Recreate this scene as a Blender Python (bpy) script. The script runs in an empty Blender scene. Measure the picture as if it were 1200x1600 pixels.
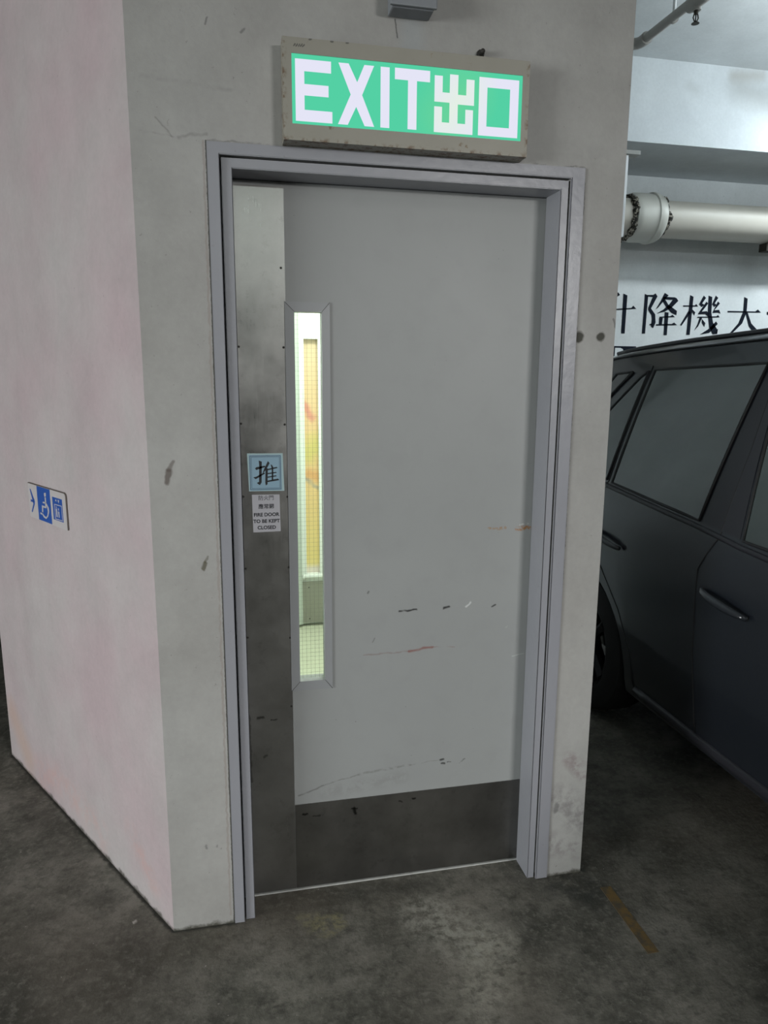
import bpy, bmesh, math, random
from mathutils import Vector, Matrix
from math import sin, cos, radians, pi

# ------------------------------------------------------------------ camera
sc = bpy.context.scene
COL = sc.collection
cam_d = bpy.data.cameras.new('camera')
cam = bpy.data.objects.new('camera', cam_d); COL.objects.link(cam)
cam_d.sensor_fit = 'VERTICAL'; cam_d.sensor_height = 36.0
cam_d.lens = 1109.0 / 1600.0 * 36.0
cam_d.clip_start = 0.05; cam_d.clip_end = 100
RGT = Vector((0.97844029, -0.20643234, 0.00634737)); UPV = Vector((0.03215351, 0.18261471, 0.98265865)); FWD = Vector((0.20401164, 0.96126872, -0.18531511))
cam.matrix_world = Matrix(((RGT.x, UPV.x, -FWD.x, 0.0), (RGT.y, UPV.y, -FWD.y, -1.9388), (RGT.z, UPV.z, -FWD.z, 1.6278), (0, 0, 0, 1)))
sc.camera = cam

# ------------------------------------------------------------------ colour management, world, lights
sc.view_settings.view_transform = 'Standard'
sc.view_settings.look = 'None'
sc.view_settings.gamma = 1.0
sc.view_settings.use_curve_mapping = False
sc.view_settings.exposure = 0.0
w = bpy.data.worlds.new('world'); sc.world = w; w.use_nodes = True
w.node_tree.nodes['Background'].inputs[0].default_value = (0.8, 0.9, 1.0, 1)
w.node_tree.nodes['Background'].inputs[1].default_value = 0.0

def area(name, loc, target, sx, sy, power, col, spread=180):
    d = bpy.data.lights.new(name, 'AREA'); d.shape = 'RECTANGLE'; d.size = sx; d.size_y = sy
    d.energy = power; d.color = col; d.spread = radians(spread)
    o = bpy.data.objects.new(name, d); COL.objects.link(o)
    o.location = loc
    o.rotation_euler = (Vector(target) - Vector(loc)).to_track_quat('-Z', 'Y').to_euler()
    return o
WARM = (1.0, 0.955, 0.93); COOL = (0.86, 0.96, 1.0); GREEN = (0.90, 1.0, 0.95)
# fluorescent battens on the garage ceiling (down-lights), the lift lobby lamp behind the door, and two added fill lights
area('aisle_lamp_right', (2.9, -6.2, 2.70), (0.5, 0, 0.45), 1.2, 0.4, 22, (1.0, 0.985, 0.97), 60)
area('aisle_lamp_near', (1.15, -2.4, 3.38), (1.15, -2.3, 0), 0.9, 0.12, 3.5, WARM)
area('aisle_lamp_left', (-4.2, -3.2, 3.38), (-3.4, -2.4, 0), 1.3, 0.25, 36, WARM)
area('aisle_lamp_far', (-0.1, -6.5, 3.38), (-0.1, -6.0, 0), 2.6, 0.4, 60, GREEN)
area('added_left_fill', (-8.6, -3.0, 1.3), (-1.0, 0.2, 0.2), 4.0, 2.2, 196, (0.96, 1.0, 0.99), 90)  # added low fill from the left; no known opening stands there
area('bay_lamp_right', (4.95, 1.95, 3.40), (4.95, 2.0, 0), 2.6, 0.14, 66, COOL)
area('added_bay_uplight', (3.9, 0.90, 3.00), (3.9, 1.20, 4), 2.4, 0.2, 46, COOL)  # added uplight to brighten the ceiling and beam, not a fitting of the bay
area('lobby_lamp', (0.55, 1.3, 2.72), (0.55, 1.3, 0), 0.6, 1.2, 43, (1.0, 1.0, 0.93))

# ------------------------------------------------------------------ helpers
def link(o, parent=None):
    COL.objects.link(o)
    if parent is not None: o.parent = parent
    return o
def tag(o, label=None, cat=None, group=None, kind=None):
    if label: o['label'] = label
    if cat: o['category'] = cat
    if group: o['group'] = group
    if kind: o['kind'] = kind
    return o
def obj(name, bm, m, parent=None, smooth=False, recalc=True):
    if recalc: bmesh.ops.recalc_face_normals(bm, faces=bm.faces)
    me = bpy.data.meshes.new(name); bm.to_mesh(me); bm.free()
    for x in (m if isinstance(m, (list, tuple)) else [m]): me.materials.append(x)
    if smooth:
        for p in me.polygons: p.use_smooth = True
        if smooth != True:
            me.set_sharp_from_angle(angle=radians(smooth))
    o = bpy.data.objects.new(name, me)
    # parts are modelled in world coordinates: keep them where they stand under a moved parent
    link(o)
    if parent is not None:
        o.parent = parent
        o.matrix_parent_inverse = Matrix.Translation(parent.location).inverted()
    return o
def thing(name, label, cat, loc=(0, 0, 0), group=None):
    o = bpy.data.objects.new(name, None); COL.objects.link(o); o.location = loc
    o.empty_display_size = 0.1
    return tag(o, label, cat, group)
def BM(): return bmesh.new()
def add_box(bm, x0, x1, y0, y1, z0, z1, mi=0, bevel=0.0):
    v = [bm.verts.new((x, y, z)) for z in (z0, z1) for y in (y0, y1) for x in (x0, x1)]
    fs = [bm.faces.new([v[i] for i in q]) for q in ((0,2,3,1), (4,5,7,6), (0,1,5,4), (2,6,7,3), (0,4,6,2), (1,3,7,5))]
    for f in fs: f.material_index = mi
    if bevel > 0:
        es = list({e for f in fs for e in f.edges})
        bmesh.ops.bevel(bm, geom=es, offset=bevel, segments=2, affect='EDGES', profile=0.6)
def add_prism(bm, pts, z0, z1):
    a = [bm.verts.new((x, y, z0)) for x, y in pts]; b = [bm.verts.new((x, y, z1)) for x, y in pts]
    n = len(pts)
    bm.faces.new(a); bm.faces.new(b)
    for i in range(n): bm.faces.new((a[i], a[(i+1) % n], b[(i+1) % n], b[i]))
def add_poly(bm, pts, fn, nrm, th, mi=0):
    """outline pts (u,v) -> fn(u,v) 3D, with thickness th along nrm"""
    nrm = Vector(nrm)
    # clean self-touching points
    a = [bm.verts.new(fn(*p)) for p in pts]; b = [bm.verts.new(fn(*p) + nrm * th) for p in pts]
    fs = []
    try:
        fs.append(bm.faces.new(b)); fs.append(bm.faces.new(a))
    except ValueError: pass
    for i in range(len(pts)):
        j = (i+1) % len(pts); fs.append(bm.faces.new((a[i], a[j], b[j], b[i])))
    for f in fs: f.material_index = mi
    for f in fs: f.normal_update()
    bmesh.ops.triangulate(bm, faces=[f for f in fs if len(f.verts) > 4], ngon_method='EAR_CLIP')
def add_cyl(bm, p0, p1, r0, r1=None, n=16, cap=True, mi=0):
    if r1 is None: r1 = r0
    p0 = Vector(p0); p1 = Vector(p1); d = (p1 - p0).normalized()
    a = d.orthogonal().normalized(); b = d.cross(a)
    A = [bm.verts.new(p0 + (a*cos(2*pi*i/n) + b*sin(2*pi*i/n))*r0) for i in range(n)]
    B = [bm.verts.new(p1 + (a*cos(2*pi*i/n) + b*sin(2*pi*i/n))*r1) for i in range(n)]
    fs = [bm.faces.new((A[i], A[(i+1) % n], B[(i+1) % n], B[i])) for i in range(n)]
    if cap: fs += [bm.faces.new(A), bm.faces.new(B)]
    for f in fs: f.material_index = mi
def add_tube(bm, path, r, n=8, closed=False, flat=None):
    """tube along a path; r may be a list; flat=(normal, factor) squashes it"""
    path = [Vector(p) for p in path]; N = len(path)
    rs = r if isinstance(r, (list, tuple)) else [r]*N
    rings = []; prev = None
    for i, p in enumerate(path):
        if closed: t = path[(i+1) % N] - path[i-1]
        else: t = path[min(i+1, N-1)] - path[max(i-1, 0)]
        t.normalize()
        a = prev - t * prev.dot(t) if prev is not None else t.orthogonal()
        a.normalize(); prev = a; b = t.cross(a)
        rings.append([bm.verts.new(p + (a*cos(2*pi*k/n) + b*sin(2*pi*k/n))*rs[i]) for k in range(n)])
    for i in range(N if closed else N-1):
        A = rings[i]; B = rings[(i+1) % N]
        for k in range(n): bm.faces.new((A[k], A[(k+1) % n], B[(k+1) % n], B[k]))
    if not closed: bm.faces.new(rings[0]); bm.faces.new(rings[-1])
def add_lathe(bm, p0, axis, prof, n=24, mi=0, closed=False):
    """prof: list of (distance along axis, radius)"""
    p0 = Vector(p0); d = Vector(axis).normalized(); a = d.orthogonal().normalized(); b = d.cross(a)
    rings = []
    for s, r in prof:
        rings.append([bm.verts.new(p0 + d*s + (a*cos(2*pi*k/n) + b*sin(2*pi*k/n))*max(r, 1e-4)) for k in range(n)])
    for i in range(len(rings)-1):
        for k in range(n):
            f = bm.faces.new((rings[i][k], rings[i][(k+1) % n], rings[i+1][(k+1) % n], rings[i+1][k])); f.material_index = mi
    if not closed:
        bm.faces.new(rings[0]).material_index = mi; bm.faces.new(rings[-1]).material_index = mi
XZ = lambda y: (lambda u, v: Vector((u, y, v)))

# ------------------------------------------------------------------ materials
class NT:
    def __init__(s, name):
        s.m = bpy.data.materials.new(name); s.m.use_nodes = True; s.t = s.m.node_tree
        s.b = s.t.nodes['Principled BSDF']; s.o = s.t.nodes['Material Output']
        s.tc = s.t.nodes.new('ShaderNodeNewGeometry'); s.P = s.tc.outputs['Position']
    def n(s, typ, **kw):
        x = s.t.nodes.new(typ)
        for k, v in kw.items(): setattr(x, k, v)
        return x
    def l(s, a, b): s.t.links.new(a, b)
    def setin(s, sock, v):
        if hasattr(v, 'node'): s.l(v, sock)
        else: sock.default_value = v
    def math(s, op, a, b=None, c=None, clamp=False):
        x = s.n('ShaderNodeMath', operation=op, use_clamp=clamp)
        s.setin(x.inputs[0], a)
        if b is not None: s.setin(x.inputs[1], b)
        if c is not None: s.setin(x.inputs[2], c)
        return x.outputs[0]
    def vm(s, op, a, b=None, sc_=None):
        x = s.n('ShaderNodeVectorMath', operation=op); s.setin(x.inputs[0], a)
        if b is not None: s.setin(x.inputs[1], b)
        if sc_ is not None: s.setin(x.inputs['Scale'], sc_)
        return x.outputs['Value'] if op in ('DOT_PRODUCT', 'LENGTH', 'DISTANCE') else x.outputs[0]
    def noise(s, scale, detail=5, rough=0.55, vec=None, stretch=None, off=0.0):
        x = s.n('ShaderNodeTexNoise'); x.inputs['Scale'].default_value = scale; x.inputs['Detail'].default_value = detail; x.inputs['Roughness'].default_value = rough
        v = vec or s.P
        if stretch or off:
            v = s.vm('MULTIPLY', v, tuple(stretch or (1, 1, 1)))
            v = s.vm('ADD', v, (off, off*.7, -off))
        s.l(v, x.inputs['Vector']); return x.outputs['Fac']
    def map(s, v, a, b, c=0.0, d=1.0, smooth=False):
        x = s.n('ShaderNodeMapRange'); x.clamp = True
        if smooth: x.interpolation_type = 'SMOOTHSTEP'
        s.setin(x.inputs[0], v)
        for i, q in enumerate((a, b, c, d)): s.setin(x.inputs[i+1], q)
        return x.outputs[0]
    def mix(s, f, a, b, blend='MIX'):
        x = s.n('ShaderNodeMix', data_type='RGBA', blend_type=blend)
        s.setin(x.inputs[0], f)
        for sock, v in ((x.inputs[6], a), (x.inputs[7], b)):
            if hasattr(v, 'node'): s.l(v, sock)
            else: sock.default_value = (v[0], v[1], v[2], 1)
        return x.outputs[2]
    def color(s, c):
        if hasattr(c, 'node'): s.l(c, s.b.inputs['Base Color'])
        else: s.b.inputs['Base Color'].default_value = (*c, 1)
    def set(s, **kw):
        for k, v in kw.items():
            s.setin(s.b.inputs[k.replace('_', ' ')], v)
    def bump(s, h, strength=0.3, dist=0.005):
        x = s.n('ShaderNodeBump'); x.inputs['Strength'].default_value = strength; x.inputs['Distance'].default_value = dist
        s.l(h, x.inputs['Height']); s.l(x.outputs[0], s.b.inputs['Normal'])
    def sep(s):
        x = s.n('ShaderNodeSeparateXYZ'); s.l(s.P, x.inputs[0]); return x.outputs
    def wobble(s, scale=40, amp=0.006):
        x = s.n('ShaderNodeTexNoise'); x.inputs['Scale'].default_value = scale; x.inputs['Detail'].default_value = 3
        s.l(s.P, x.inputs['Vector'])
        v = s.vm('SUBTRACT', x.outputs['Color'], (0.5, 0.5, 0.5))
        v = s.vm('SCALE', v, sc_=amp*2); return s.vm('ADD', s.P, v)
    def seg(s, p, a, b, width, soft=0.5):
        """mask that is 1 within width of the segment a-b"""
        a = Vector(a); b = Vector(b)
        pa = s.vm('SUBTRACT', p, tuple(a)); ba = b - a; L = max(ba.dot(ba), 1e-9)
        h = s.math('DIVIDE', s.vm('DOT_PRODUCT', pa, tuple(ba)), L, clamp=True)
        cl = s.vm('SCALE', tuple(ba), sc_=h)
        d = s.vm('LENGTH', s.vm('SUBTRACT', pa, cl))
        return s.map(d, width*soft, width, 1.0, 0.0)
def simple(name, col, rough=0.5, metal=0.0, nscale=30, var=0.06, bump=0.0, spec=0.5, coat=0.0):
    k = NT(name)
    f = k.noise(nscale, 4)
    a = tuple(max(0, c*(1-var)) for c in col); b = tuple(min(1, c*(1+var)) for c in col)
    k.color(k.mix(f, a, b)); k.set(Roughness=rough, Metallic=metal)
    k.b.inputs['Specular IOR Level'].default_value = spec
    k.b.inputs['Coat Weight'].default_value = coat
    if bump: k.bump(k.noise(nscale*2, 4), bump, 0.002)
    return k.m
def srgb(r, g, b):
    f = lambda c: (c/255/12.92) if c/255 <= 0.04045 else ((c/255+0.055)/1.055)**2.4
    return (f(r), f(g), f(b))

def paint_wall(name, a, b, foot_tone=None, marks=(), bump=0.25, blotch=0.5):
    k = NT(name)
    n1 = k.noise(1.6, 6, 0.6); n2 = k.noise(7, 6, 0.65, off=3.1); n3 = k.noise(60, 3, 0.6); n4 = k.noise(3.0, 5, 0.6, stretch=(1, 1, 0.35), off=8)
    c = k.mix(k.map(n1, 0.35, 0.68), a, b)
    g = k.map(n2, 0.35, 0.75, 1.0, 1.0 - 0.16*blotch)
    g = k.math('MULTIPLY', g, k.map(n4, 0.45, 0.72, 1.0, 1.0 - 0.12*blotch))
    g = k.math('MULTIPLY', g, k.map(n3, 0.3, 0.7, 0.97, 1.03))
    gc = k.n('ShaderNodeCombineColor'); [k.l(g, gc.inputs[i]) for i in range(3)]
    c = k.mix(1.0, c, gc.outputs[0], 'MULTIPLY')
    # fine specks
    sp = k.map(k.noise(95, 2, 0.5, off=11), 0.735, 0.77)
    c = k.mix(k.math('MULTIPLY', sp, 0.35), c, (a[0]*.35, a[1]*.34, a[2]*.32))
    x, y, z = k.sep()[:3]
    if foot_tone:
        # darker line where the wall meets the floor: broken, with a shape of its own
        edge = k.math('ADD', z, k.math('MULTIPLY', k.noise(22, 5, 0.7, off=5), -0.055))
        c = k.mix(k.map(edge, -0.012, -0.026, 0, 0.9), c, foot_tone)
    if marks:
        p = k.wobble(38, 0.007)
        pf = k.wobble(120, 0.002)
        for mk in marks:
            A, B, wd, colr, st = mk[:5]
            msk = k.seg(pf if wd < .0032 else p, A, B, wd, mk[5] if len(mk) > 5 else 0.45)
            if len(mk) > 6: msk = k.math('MULTIPLY', msk, k.map(k.noise(mk[6], 4, 0.7, off=2), 0.42, 0.6))
            c = k.mix(k.math('MULTIPLY', msk, st), c, colr)
    k.color(c); k.set(Roughness=0.62)
    k.b.inputs['Specular IOR Level'].default_value = 0.35
    h = k.math('ADD', k.math('MULTIPLY', k.noise(4, 4, 0.5), 3.0), k.noise(45, 5, 0.6))
    k.bump(h, bump, 0.004)
    return k.m

GRY = (0.345, 0.340, 0.325); GRY2 = (0.40, 0.40, 0.388)
front_marks = [
    ((-0.176, 0, 1.352), (-0.170, 0, 1.382), 0.010, (0.08, 0.06, 0.05), 0.75), ((-0.170, 0, 1.385), (-0.158, 0, 1.407), 0.007, (0.09, 0.07, 0.06), 0.6),
    ((-0.093, 0, 1.112), (-0.086, 0, 1.128), 0.007, (0.07, 0.06, 0.03), 0.75), ((-0.087, 0, 1.13), (-0.080, 0, 1.145), 0.004, (0.07, 0.06, 0.03), 0.5),
    ((0.982, 0, 1.744), (0.983, 0, 1.750), 0.016, (0.035, 0.035, 0.025), 0.95, 0.6), ((1.048, 0, 1.747), (1.051, 0, 1.751), 0.014, (0.035, 0.035, 0.025), 0.95, 0.6),
    ((0.99, 0, 2.245), (1.04, 0, 2.24), 0.02, (0.25, 0.25, 0.25), 0.12),
    ((-0.20, 0, 2.215), (-0.10, 0, 2.20), 0.0035, (0.16, 0.16, 0.15), 0.4, .2, 14), ((-0.16, 0, 2.245), (-0.125, 0, 2.205), 0.0035, (0.14, 0.14, 0.13), 0.45, .2), ((-0.11, 0, 2.205), (-0.04, 0, 2.215), 0.005, (0.14, 0.14, 0.13), 0.4, .1),
    ((-0.19, 0, 2.335), (0.02, 0, 2.318), 0.008, (0.18, 0.18, 0.17), 0.3, .1, 12), ((0.05, 0, 2.45), (0.055, 0, 2.455), 0.005, (0.1, 0.1, 0.1), 0.6), ((-0.035, 0, 2.46), (-0.03, 0, 2.475), 0.003, (0.1, 0.1, 0.1), 0.6),
    ((-0.055, 0, 0.03), (-0.050, 0, 2.2), 0.0042, (0.27, 0.23, 0.21), 0.5), ((-0.0445, 0, 0.0), (-0.0435, 0, 2.2), 0.0030, (0.03, 0.028, 0.022), 0.85, 0.4), ((0.9735, 0, 1.0), (0.9735, 0, 2.2), 0.0026, (0.05, 0.05, 0.045), 0.8, 0.4, 20), ((0.5, 0, 2.201), (0.97, 0, 2.201), 0.004, (0.06, 0.06, 0.06), 0.5, 0.4, 18), ((-0.04, 0, 2.201), (0.3, 0, 2.201), 0.004, (0.08, 0.08, 0.08), 0.45, 0.4, 18),
    ((0.475, 0, 2.50), (0.48, 0, 2.40), 0.045, (0.34, 0.37, 0.385), 0.5, 0.3),
    ((0.432, 0, 2.515), (0.438, 0, 2.475), 0.0025, (0.08, 0.08, 0.08), 0.8),
    ((1.03, 0, 0.42), (1.085, 0, 0.36), 0.035, (0.24, 0.20, 0.20), 0.75, 0.3, 24), ((1.01, 0, 0.28), (1.08, 0, 0.20), 0.07, (0.20, 0.19, 0.19), 0.7, 0.3, 20), ((0.99, 0, 0.12), (1.07, 0, 0.10), 0.06, (0.20, 0.18, 0.18), 0.6, 0.3, 26),
    ((0.992, 0, 0.24), (0.995, 0, 0.26), 0.012, (0.14, 0.14, 0.14), 0.7),
    ((1.085, 0, 1.80), (1.094, 0, 1.78), 0.004, (0.1, 0.1, 0.1), 0.7),
    ((-0.118, 0, 0.262), (-0.117, 0, 0.272), 0.005, (0.1, 0.1, 0.1), 0.6, 0.1), ((-0.088, 0, 0.262), (-0.087, 0, 0.267), 0.0035, (0.1, 0.1, 0.1), 0.5, 0.1), ((-0.075, 0, 0.255), (-0.074, 0, 0.256), 0.003, (0.1, 0.1, 0.1), 0.5, 0.1),
]
M = {}
M['wall_front'] = paint_wall('grey_wall_paint', GRY, GRY2, (0.05, 0.048, 0.035), front_marks, blotch=0.8)
M['wall_side'] = paint_wall('pale_wall_paint', (0.62, 0.66, 0.65), (0.70, 0.74, 0.73), (0.05, 0.048, 0.035))
cv = (cos(radians(123)), sin(radians(123)))
def LWp(t, z, off=0.0):   # point on the pink slanted wall, t metres from its corner
    return Vector((-0.2215 + cv[0]*t, cv[1]*t, z)) + Vector((-cv[1], cv[0], 0)) * off
pk = (0.30, 0.15, 0.13)
M['wall_pink'] = paint_wall('pink_wall_paint', (0.475, 0.385, 0.405), (0.475, 0.452, 0.448), (0.06, 0.055, 0.045),
    [(LWp(1.35, .22), LWp(1.2, .08), 0.10, (0.50, 0.34, 0.27), 0.5, 0.2), (LWp(1.1, .06), LWp(.85, .12), 0.09, (0.53, 0.33, 0.31), 0.5, 0.2, 9), (LWp(.75, .12), LWp(.5, .08), 0.09, (0.53, 0.33, 0.31), 0.5, 0.2, 9), (LWp(.25, .2), LWp(.12, .1), 0.06, (0.53, 0.33, 0.31), 0.5, 0.2, 12)], blotch=0.7)
M['ceiling'] = paint_wall('ceiling_white_paint', (0.62, 0.65, 0.66), (0.70, 0.73, 0.74))
M['wall_back'] = paint_wall('white_back_wall_paint', (0.77, 0.80, 0.81), (0.83, 0.86, 0.87), bump=0.1)
M['beam'] = paint_wall('white_beam_paint', (0.66, 0.70, 0.73), (0.72, 0.76, 0.78), None,
    [((3.15, 2.33, 3.42), (3.35, 2.33, 3.36), 0.13, (0.42, 0.43, 0.42), 0.55, 0.1), ((3.1, 2.33, 3.48), (3.3, 2.33, 3.5), 0.06, (0.4, 0.38, 0.34), 0.5, 0.1), ((2.8, 2.33, 3.40), (2.85, 2.33, 3.38), 0.05, (0.5, 0.52, 0.52), 0.4, 0.1)], bump=0.12)
M['far'] = paint_wall('far_wall_paint', (0.45, 0.45, 0.44), (0.50, 0.50, 0.49))
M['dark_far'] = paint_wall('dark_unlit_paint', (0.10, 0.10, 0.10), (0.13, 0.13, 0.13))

# concrete floor
k = NT('stained_concrete')
n1 = k.noise(2.2, 8, 0.65); n2 = k.noise(9, 8, 0.7, off=4); n3 = k.noise(45, 6, 0.7, off=9); n4 = k.noise(1.1, 3, 0.5, off=20); n5 = k.noise(120, 3, 0.6)
c = k.mix(k.map(n1, 0.40, 0.62), (0.050, 0.049, 0.039), (0.20, 0.19, 0.163))
c = k.mix(k.map(n2, 0.45, 0.68, 0, 0.75), c, (0.05, 0.052, 0.040))
c = k.mix(k.map(n3, 0.50, 0.66, 0, 0.62), c, (0.21, 0.20, 0.175))
c = k.mix(k.map(k.noise(26, 7, 0.75, off=40), 0.50, 0.66, 0, 0.65), c, (0.035, 0.035, 0.028))
c = k.mix(k.map(n4, 0.52, 0.66, 0, 0.35), c, (0.12, 0.098, 0.075))
c = k.mix(k.map(n5, 0.6, 0.75, 0, 0.35), c, (0.03, 0.03, 0.026))
c = k.mix(k.map(k.noise(75, 2, 0.5, off=31), 0.755, 0.765, 0, 0.8), c, (0.42, 0.40, 0.37))
p = k.wobble(14, 0.05); pfl = k.wobble(45, 0.010)
for A, B, wd, cl, st, so, ns in [((0.55, -0.10, 0), (0.66, -0.22, 0), 0.13, (0.33, 0.325, 0.28), 0.85, 0.3, 32), ((0.68, -0.26, 0), (0.60, -0.40, 0), 0.13, (0.31, 0.30, 0.25), 0.75, 0.2, 28), ((0.18, -0.04, 0), (0.25, -0.06, 0), 0.05, (0.22, 0.205, 0.12), 0.9, 0.5, 40),
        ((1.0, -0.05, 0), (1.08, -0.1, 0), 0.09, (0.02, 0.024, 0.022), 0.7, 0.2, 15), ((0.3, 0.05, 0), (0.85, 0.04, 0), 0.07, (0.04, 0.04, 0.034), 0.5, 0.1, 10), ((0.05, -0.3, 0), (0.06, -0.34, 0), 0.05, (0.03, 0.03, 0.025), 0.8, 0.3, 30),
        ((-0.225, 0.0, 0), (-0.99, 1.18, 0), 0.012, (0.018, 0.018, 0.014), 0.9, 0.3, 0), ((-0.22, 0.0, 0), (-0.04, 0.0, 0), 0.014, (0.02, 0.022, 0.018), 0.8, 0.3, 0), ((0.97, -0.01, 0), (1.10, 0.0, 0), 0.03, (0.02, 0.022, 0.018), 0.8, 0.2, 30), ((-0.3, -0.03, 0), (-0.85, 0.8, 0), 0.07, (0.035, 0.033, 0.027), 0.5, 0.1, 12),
        ((-0.345, 0.062, 0), (-0.339, 0.066, 0), 0.006, (0.45, 0.43, 0.4), 0.8, 0.3, 0)]:
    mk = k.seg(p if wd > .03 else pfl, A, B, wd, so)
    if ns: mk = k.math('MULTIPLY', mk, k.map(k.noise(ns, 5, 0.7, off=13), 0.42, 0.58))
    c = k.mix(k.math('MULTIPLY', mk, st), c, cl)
k.color(c); k.set(Roughness=k.map(n2, 0.4, 0.7, 0.55, 0.85))
k.bump(k.math('ADD', k.math('MULTIPLY', n2, 1.2), k.math('MULTIPLY', n3, 0.6)), 0.5, 0.01)
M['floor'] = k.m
k = NT('worn_yellow_line_paint')
c = k.mix(k.map(k.noise(25, 6, 0.7), 0.42, 0.6), (0.15, 0.095, 0.03), (0.07, 0.06, 0.04)); k.color(c); k.set(Roughness=0.7); M['yellow'] = k.m

# door leaf
k = NT('grey_door_paint')
n1 = k.noise(2.5, 5, 0.6); n2 = k.noise(14, 5, 0.6, off=3)
c = k.mix(n1, (0.262, 0.272, 0.272), (0.300, 0.312, 0.308))
c = k.mix(k.map(n2, 0.5, 0.75, 0, 0.25), c, (0.235, 0.24, 0.24))
c = k.mix(k.map(k.noise(80, 2, .5, off=7), 0.745, 0.77, 0, 0.5), c, (0.09, 0.09, 0.09))
pf = k.wobble(30, 0.007)
Y = 0.1
for A, B, wd, cl, st, so, ns in [
    ((0.482, Y, .921), (0.538, Y, .923), 0.0045, (0.015, 0.015, 0.015), 0.95, 0.3, 0), ((0.628, Y, .922), (0.642, Y, .924), 0.0055, (0.015, 0.015, 0.015), 0.95, 0.3, 0),
    ((0.785, Y, .918), (0.796, Y, .921), 0.004, (0.015, 0.015, 0.015), 0.9, 0.3, 0), ((0.700, Y, .924), (0.713, Y, .936), 0.0045, (0.6, 0.62, 0.62), 0.7, 0.3, 0),
    ((0.833, Y, .845), (0.838, Y, .848), 0.003, (0.6, 0.62, 0.62), 0.5, 0.3, 0), ((0.86, Y, .745), (0.90, Y, .752), 0.003, (0.5, 0.52, 0.52), 0.4, 0.3, 0),
    ((0.37, Y, .787), (0.517, Y, .789), 0.004, (0.17, 0.09, 0.085), 0.45, 0.2, 0), ((0.517, Y, .789), (0.592, Y, .798), 0.006, (0.20, 0.06, 0.05), 0.75, 0.2, 0), ((0.592, Y, .798), (0.664, Y, .794), 0.003, (0.2, 0.1, 0.09), 0.4, 0.2, 0),
    ((0.858, Y, 1.169), (0.904, Y, 1.168), 0.008, (0.30, 0.13, 0.03), 0.85, 0.5, 90), ((0.765, Y, 1.172), (0.82, Y, 1.171), 0.006, (0.28, 0.16, 0.07), 0.75, 0.5, 110),
    ((0.865, Y, 1.180), (0.895, Y, 1.180), 0.004, (0.6, 0.6, 0.58), 0.5, 0.5, 90),
    ((0.165, Y, .335), (0.273, Y, .370), 0.004, (0.08, 0.08, 0.075), 0.55, 0.2, 0), ((0.273, Y, .370), (0.355, Y, .386), 0.003, (0.10, 0.10, 0.09), 0.5, 0.2, 0), ((0.355, Y, .386), (0.523, Y, .400), 0.006, (0.11, 0.11, 0.10), 0.5, 0.1, 40), ((0.523, Y, .400), (0.62, Y, .408), 0.003, (0.10, 0.10, 0.09), 0.45, 0.2, 0),
    ((0.627, Y, .408), (0.637, Y, .409), 0.006, (0.02, 0.02, 0.02), 0.9, 0.3, 0), ((0.630, Y, .394), (0.640, Y, .393), 0.005, (0.02, 0.02, 0.02), 0.9, 0.3, 0), ((0.650, Y, .396), (0.66, Y, .395), 0.003, (0.02, 0.02, 0.02), 0.7, 0.3, 0), ((0.690, Y, .388), (0.708, Y, .401), 0.003, (0.05, 0.05, 0.05), 0.6, 0.3, 0),
    ((0.25, Y, .335), (0.50, Y, .36), 0.03, (0.18, 0.18, 0.175), 0.35, 0.1, 30), ((0.40, Y, .83), (0.405, Y, .84), 0.003, (0.08, 0.08, 0.08), 0.5, 0.3, 0), ((0.385, Y, .985), (0.388, Y, .99), 0.004, (0.06, 0.06, 0.06), 0.7, 0.3, 0), ((0.152, Y, 1.28), (0.153, Y, 1.42), 0.012, (0.10, 0.09, 0.085), 0.5, 0.2, 45)]:
    mk = k.seg(pf, A, B, wd, so)
    if ns: mk = k.math('MULTIPLY', mk, k.map(k.noise(ns, 3, 0.7, off=2), 0.42, 0.55))
    c = k.mix(k.math('MULTIPLY', mk, st), c, cl)
k.color(c); k.set(Roughness=k.map(n1, .3, .7, 0.42, 0.5)); k.b.inputs['Specular IOR Level'].default_value = 0.4
k.bump(k.math('ADD', k.noise(90, 3), k.math('MULTIPLY', n1, 2.0)), 0.06, 0.002)
M['door'] = k.m
k = NT('grey_lavender_frame_paint')
c = k.mix(k.noise(5, 4), (0.255, 0.26, 0.29), (0.29, 0.295, 0.32))
c = k.mix(k.map(k.noise(60, 5, .7, off=4), 0.66, 0.72, 0, 0.5), c, (0.16, 0.155, 0.155))
k.color(c); k.set(Roughness=0.33); k.bump(k.math('ADD', k.noise(50, 4, .6), k.math('MULTIPLY', k.noise(9, 3), 2)), 0.22, 0.003)
M['frame'] = k.m
M['bead'] = simple('grey_bead_paint', (0.262, 0.272, 0.282), 0.42, var=0.04)
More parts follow.
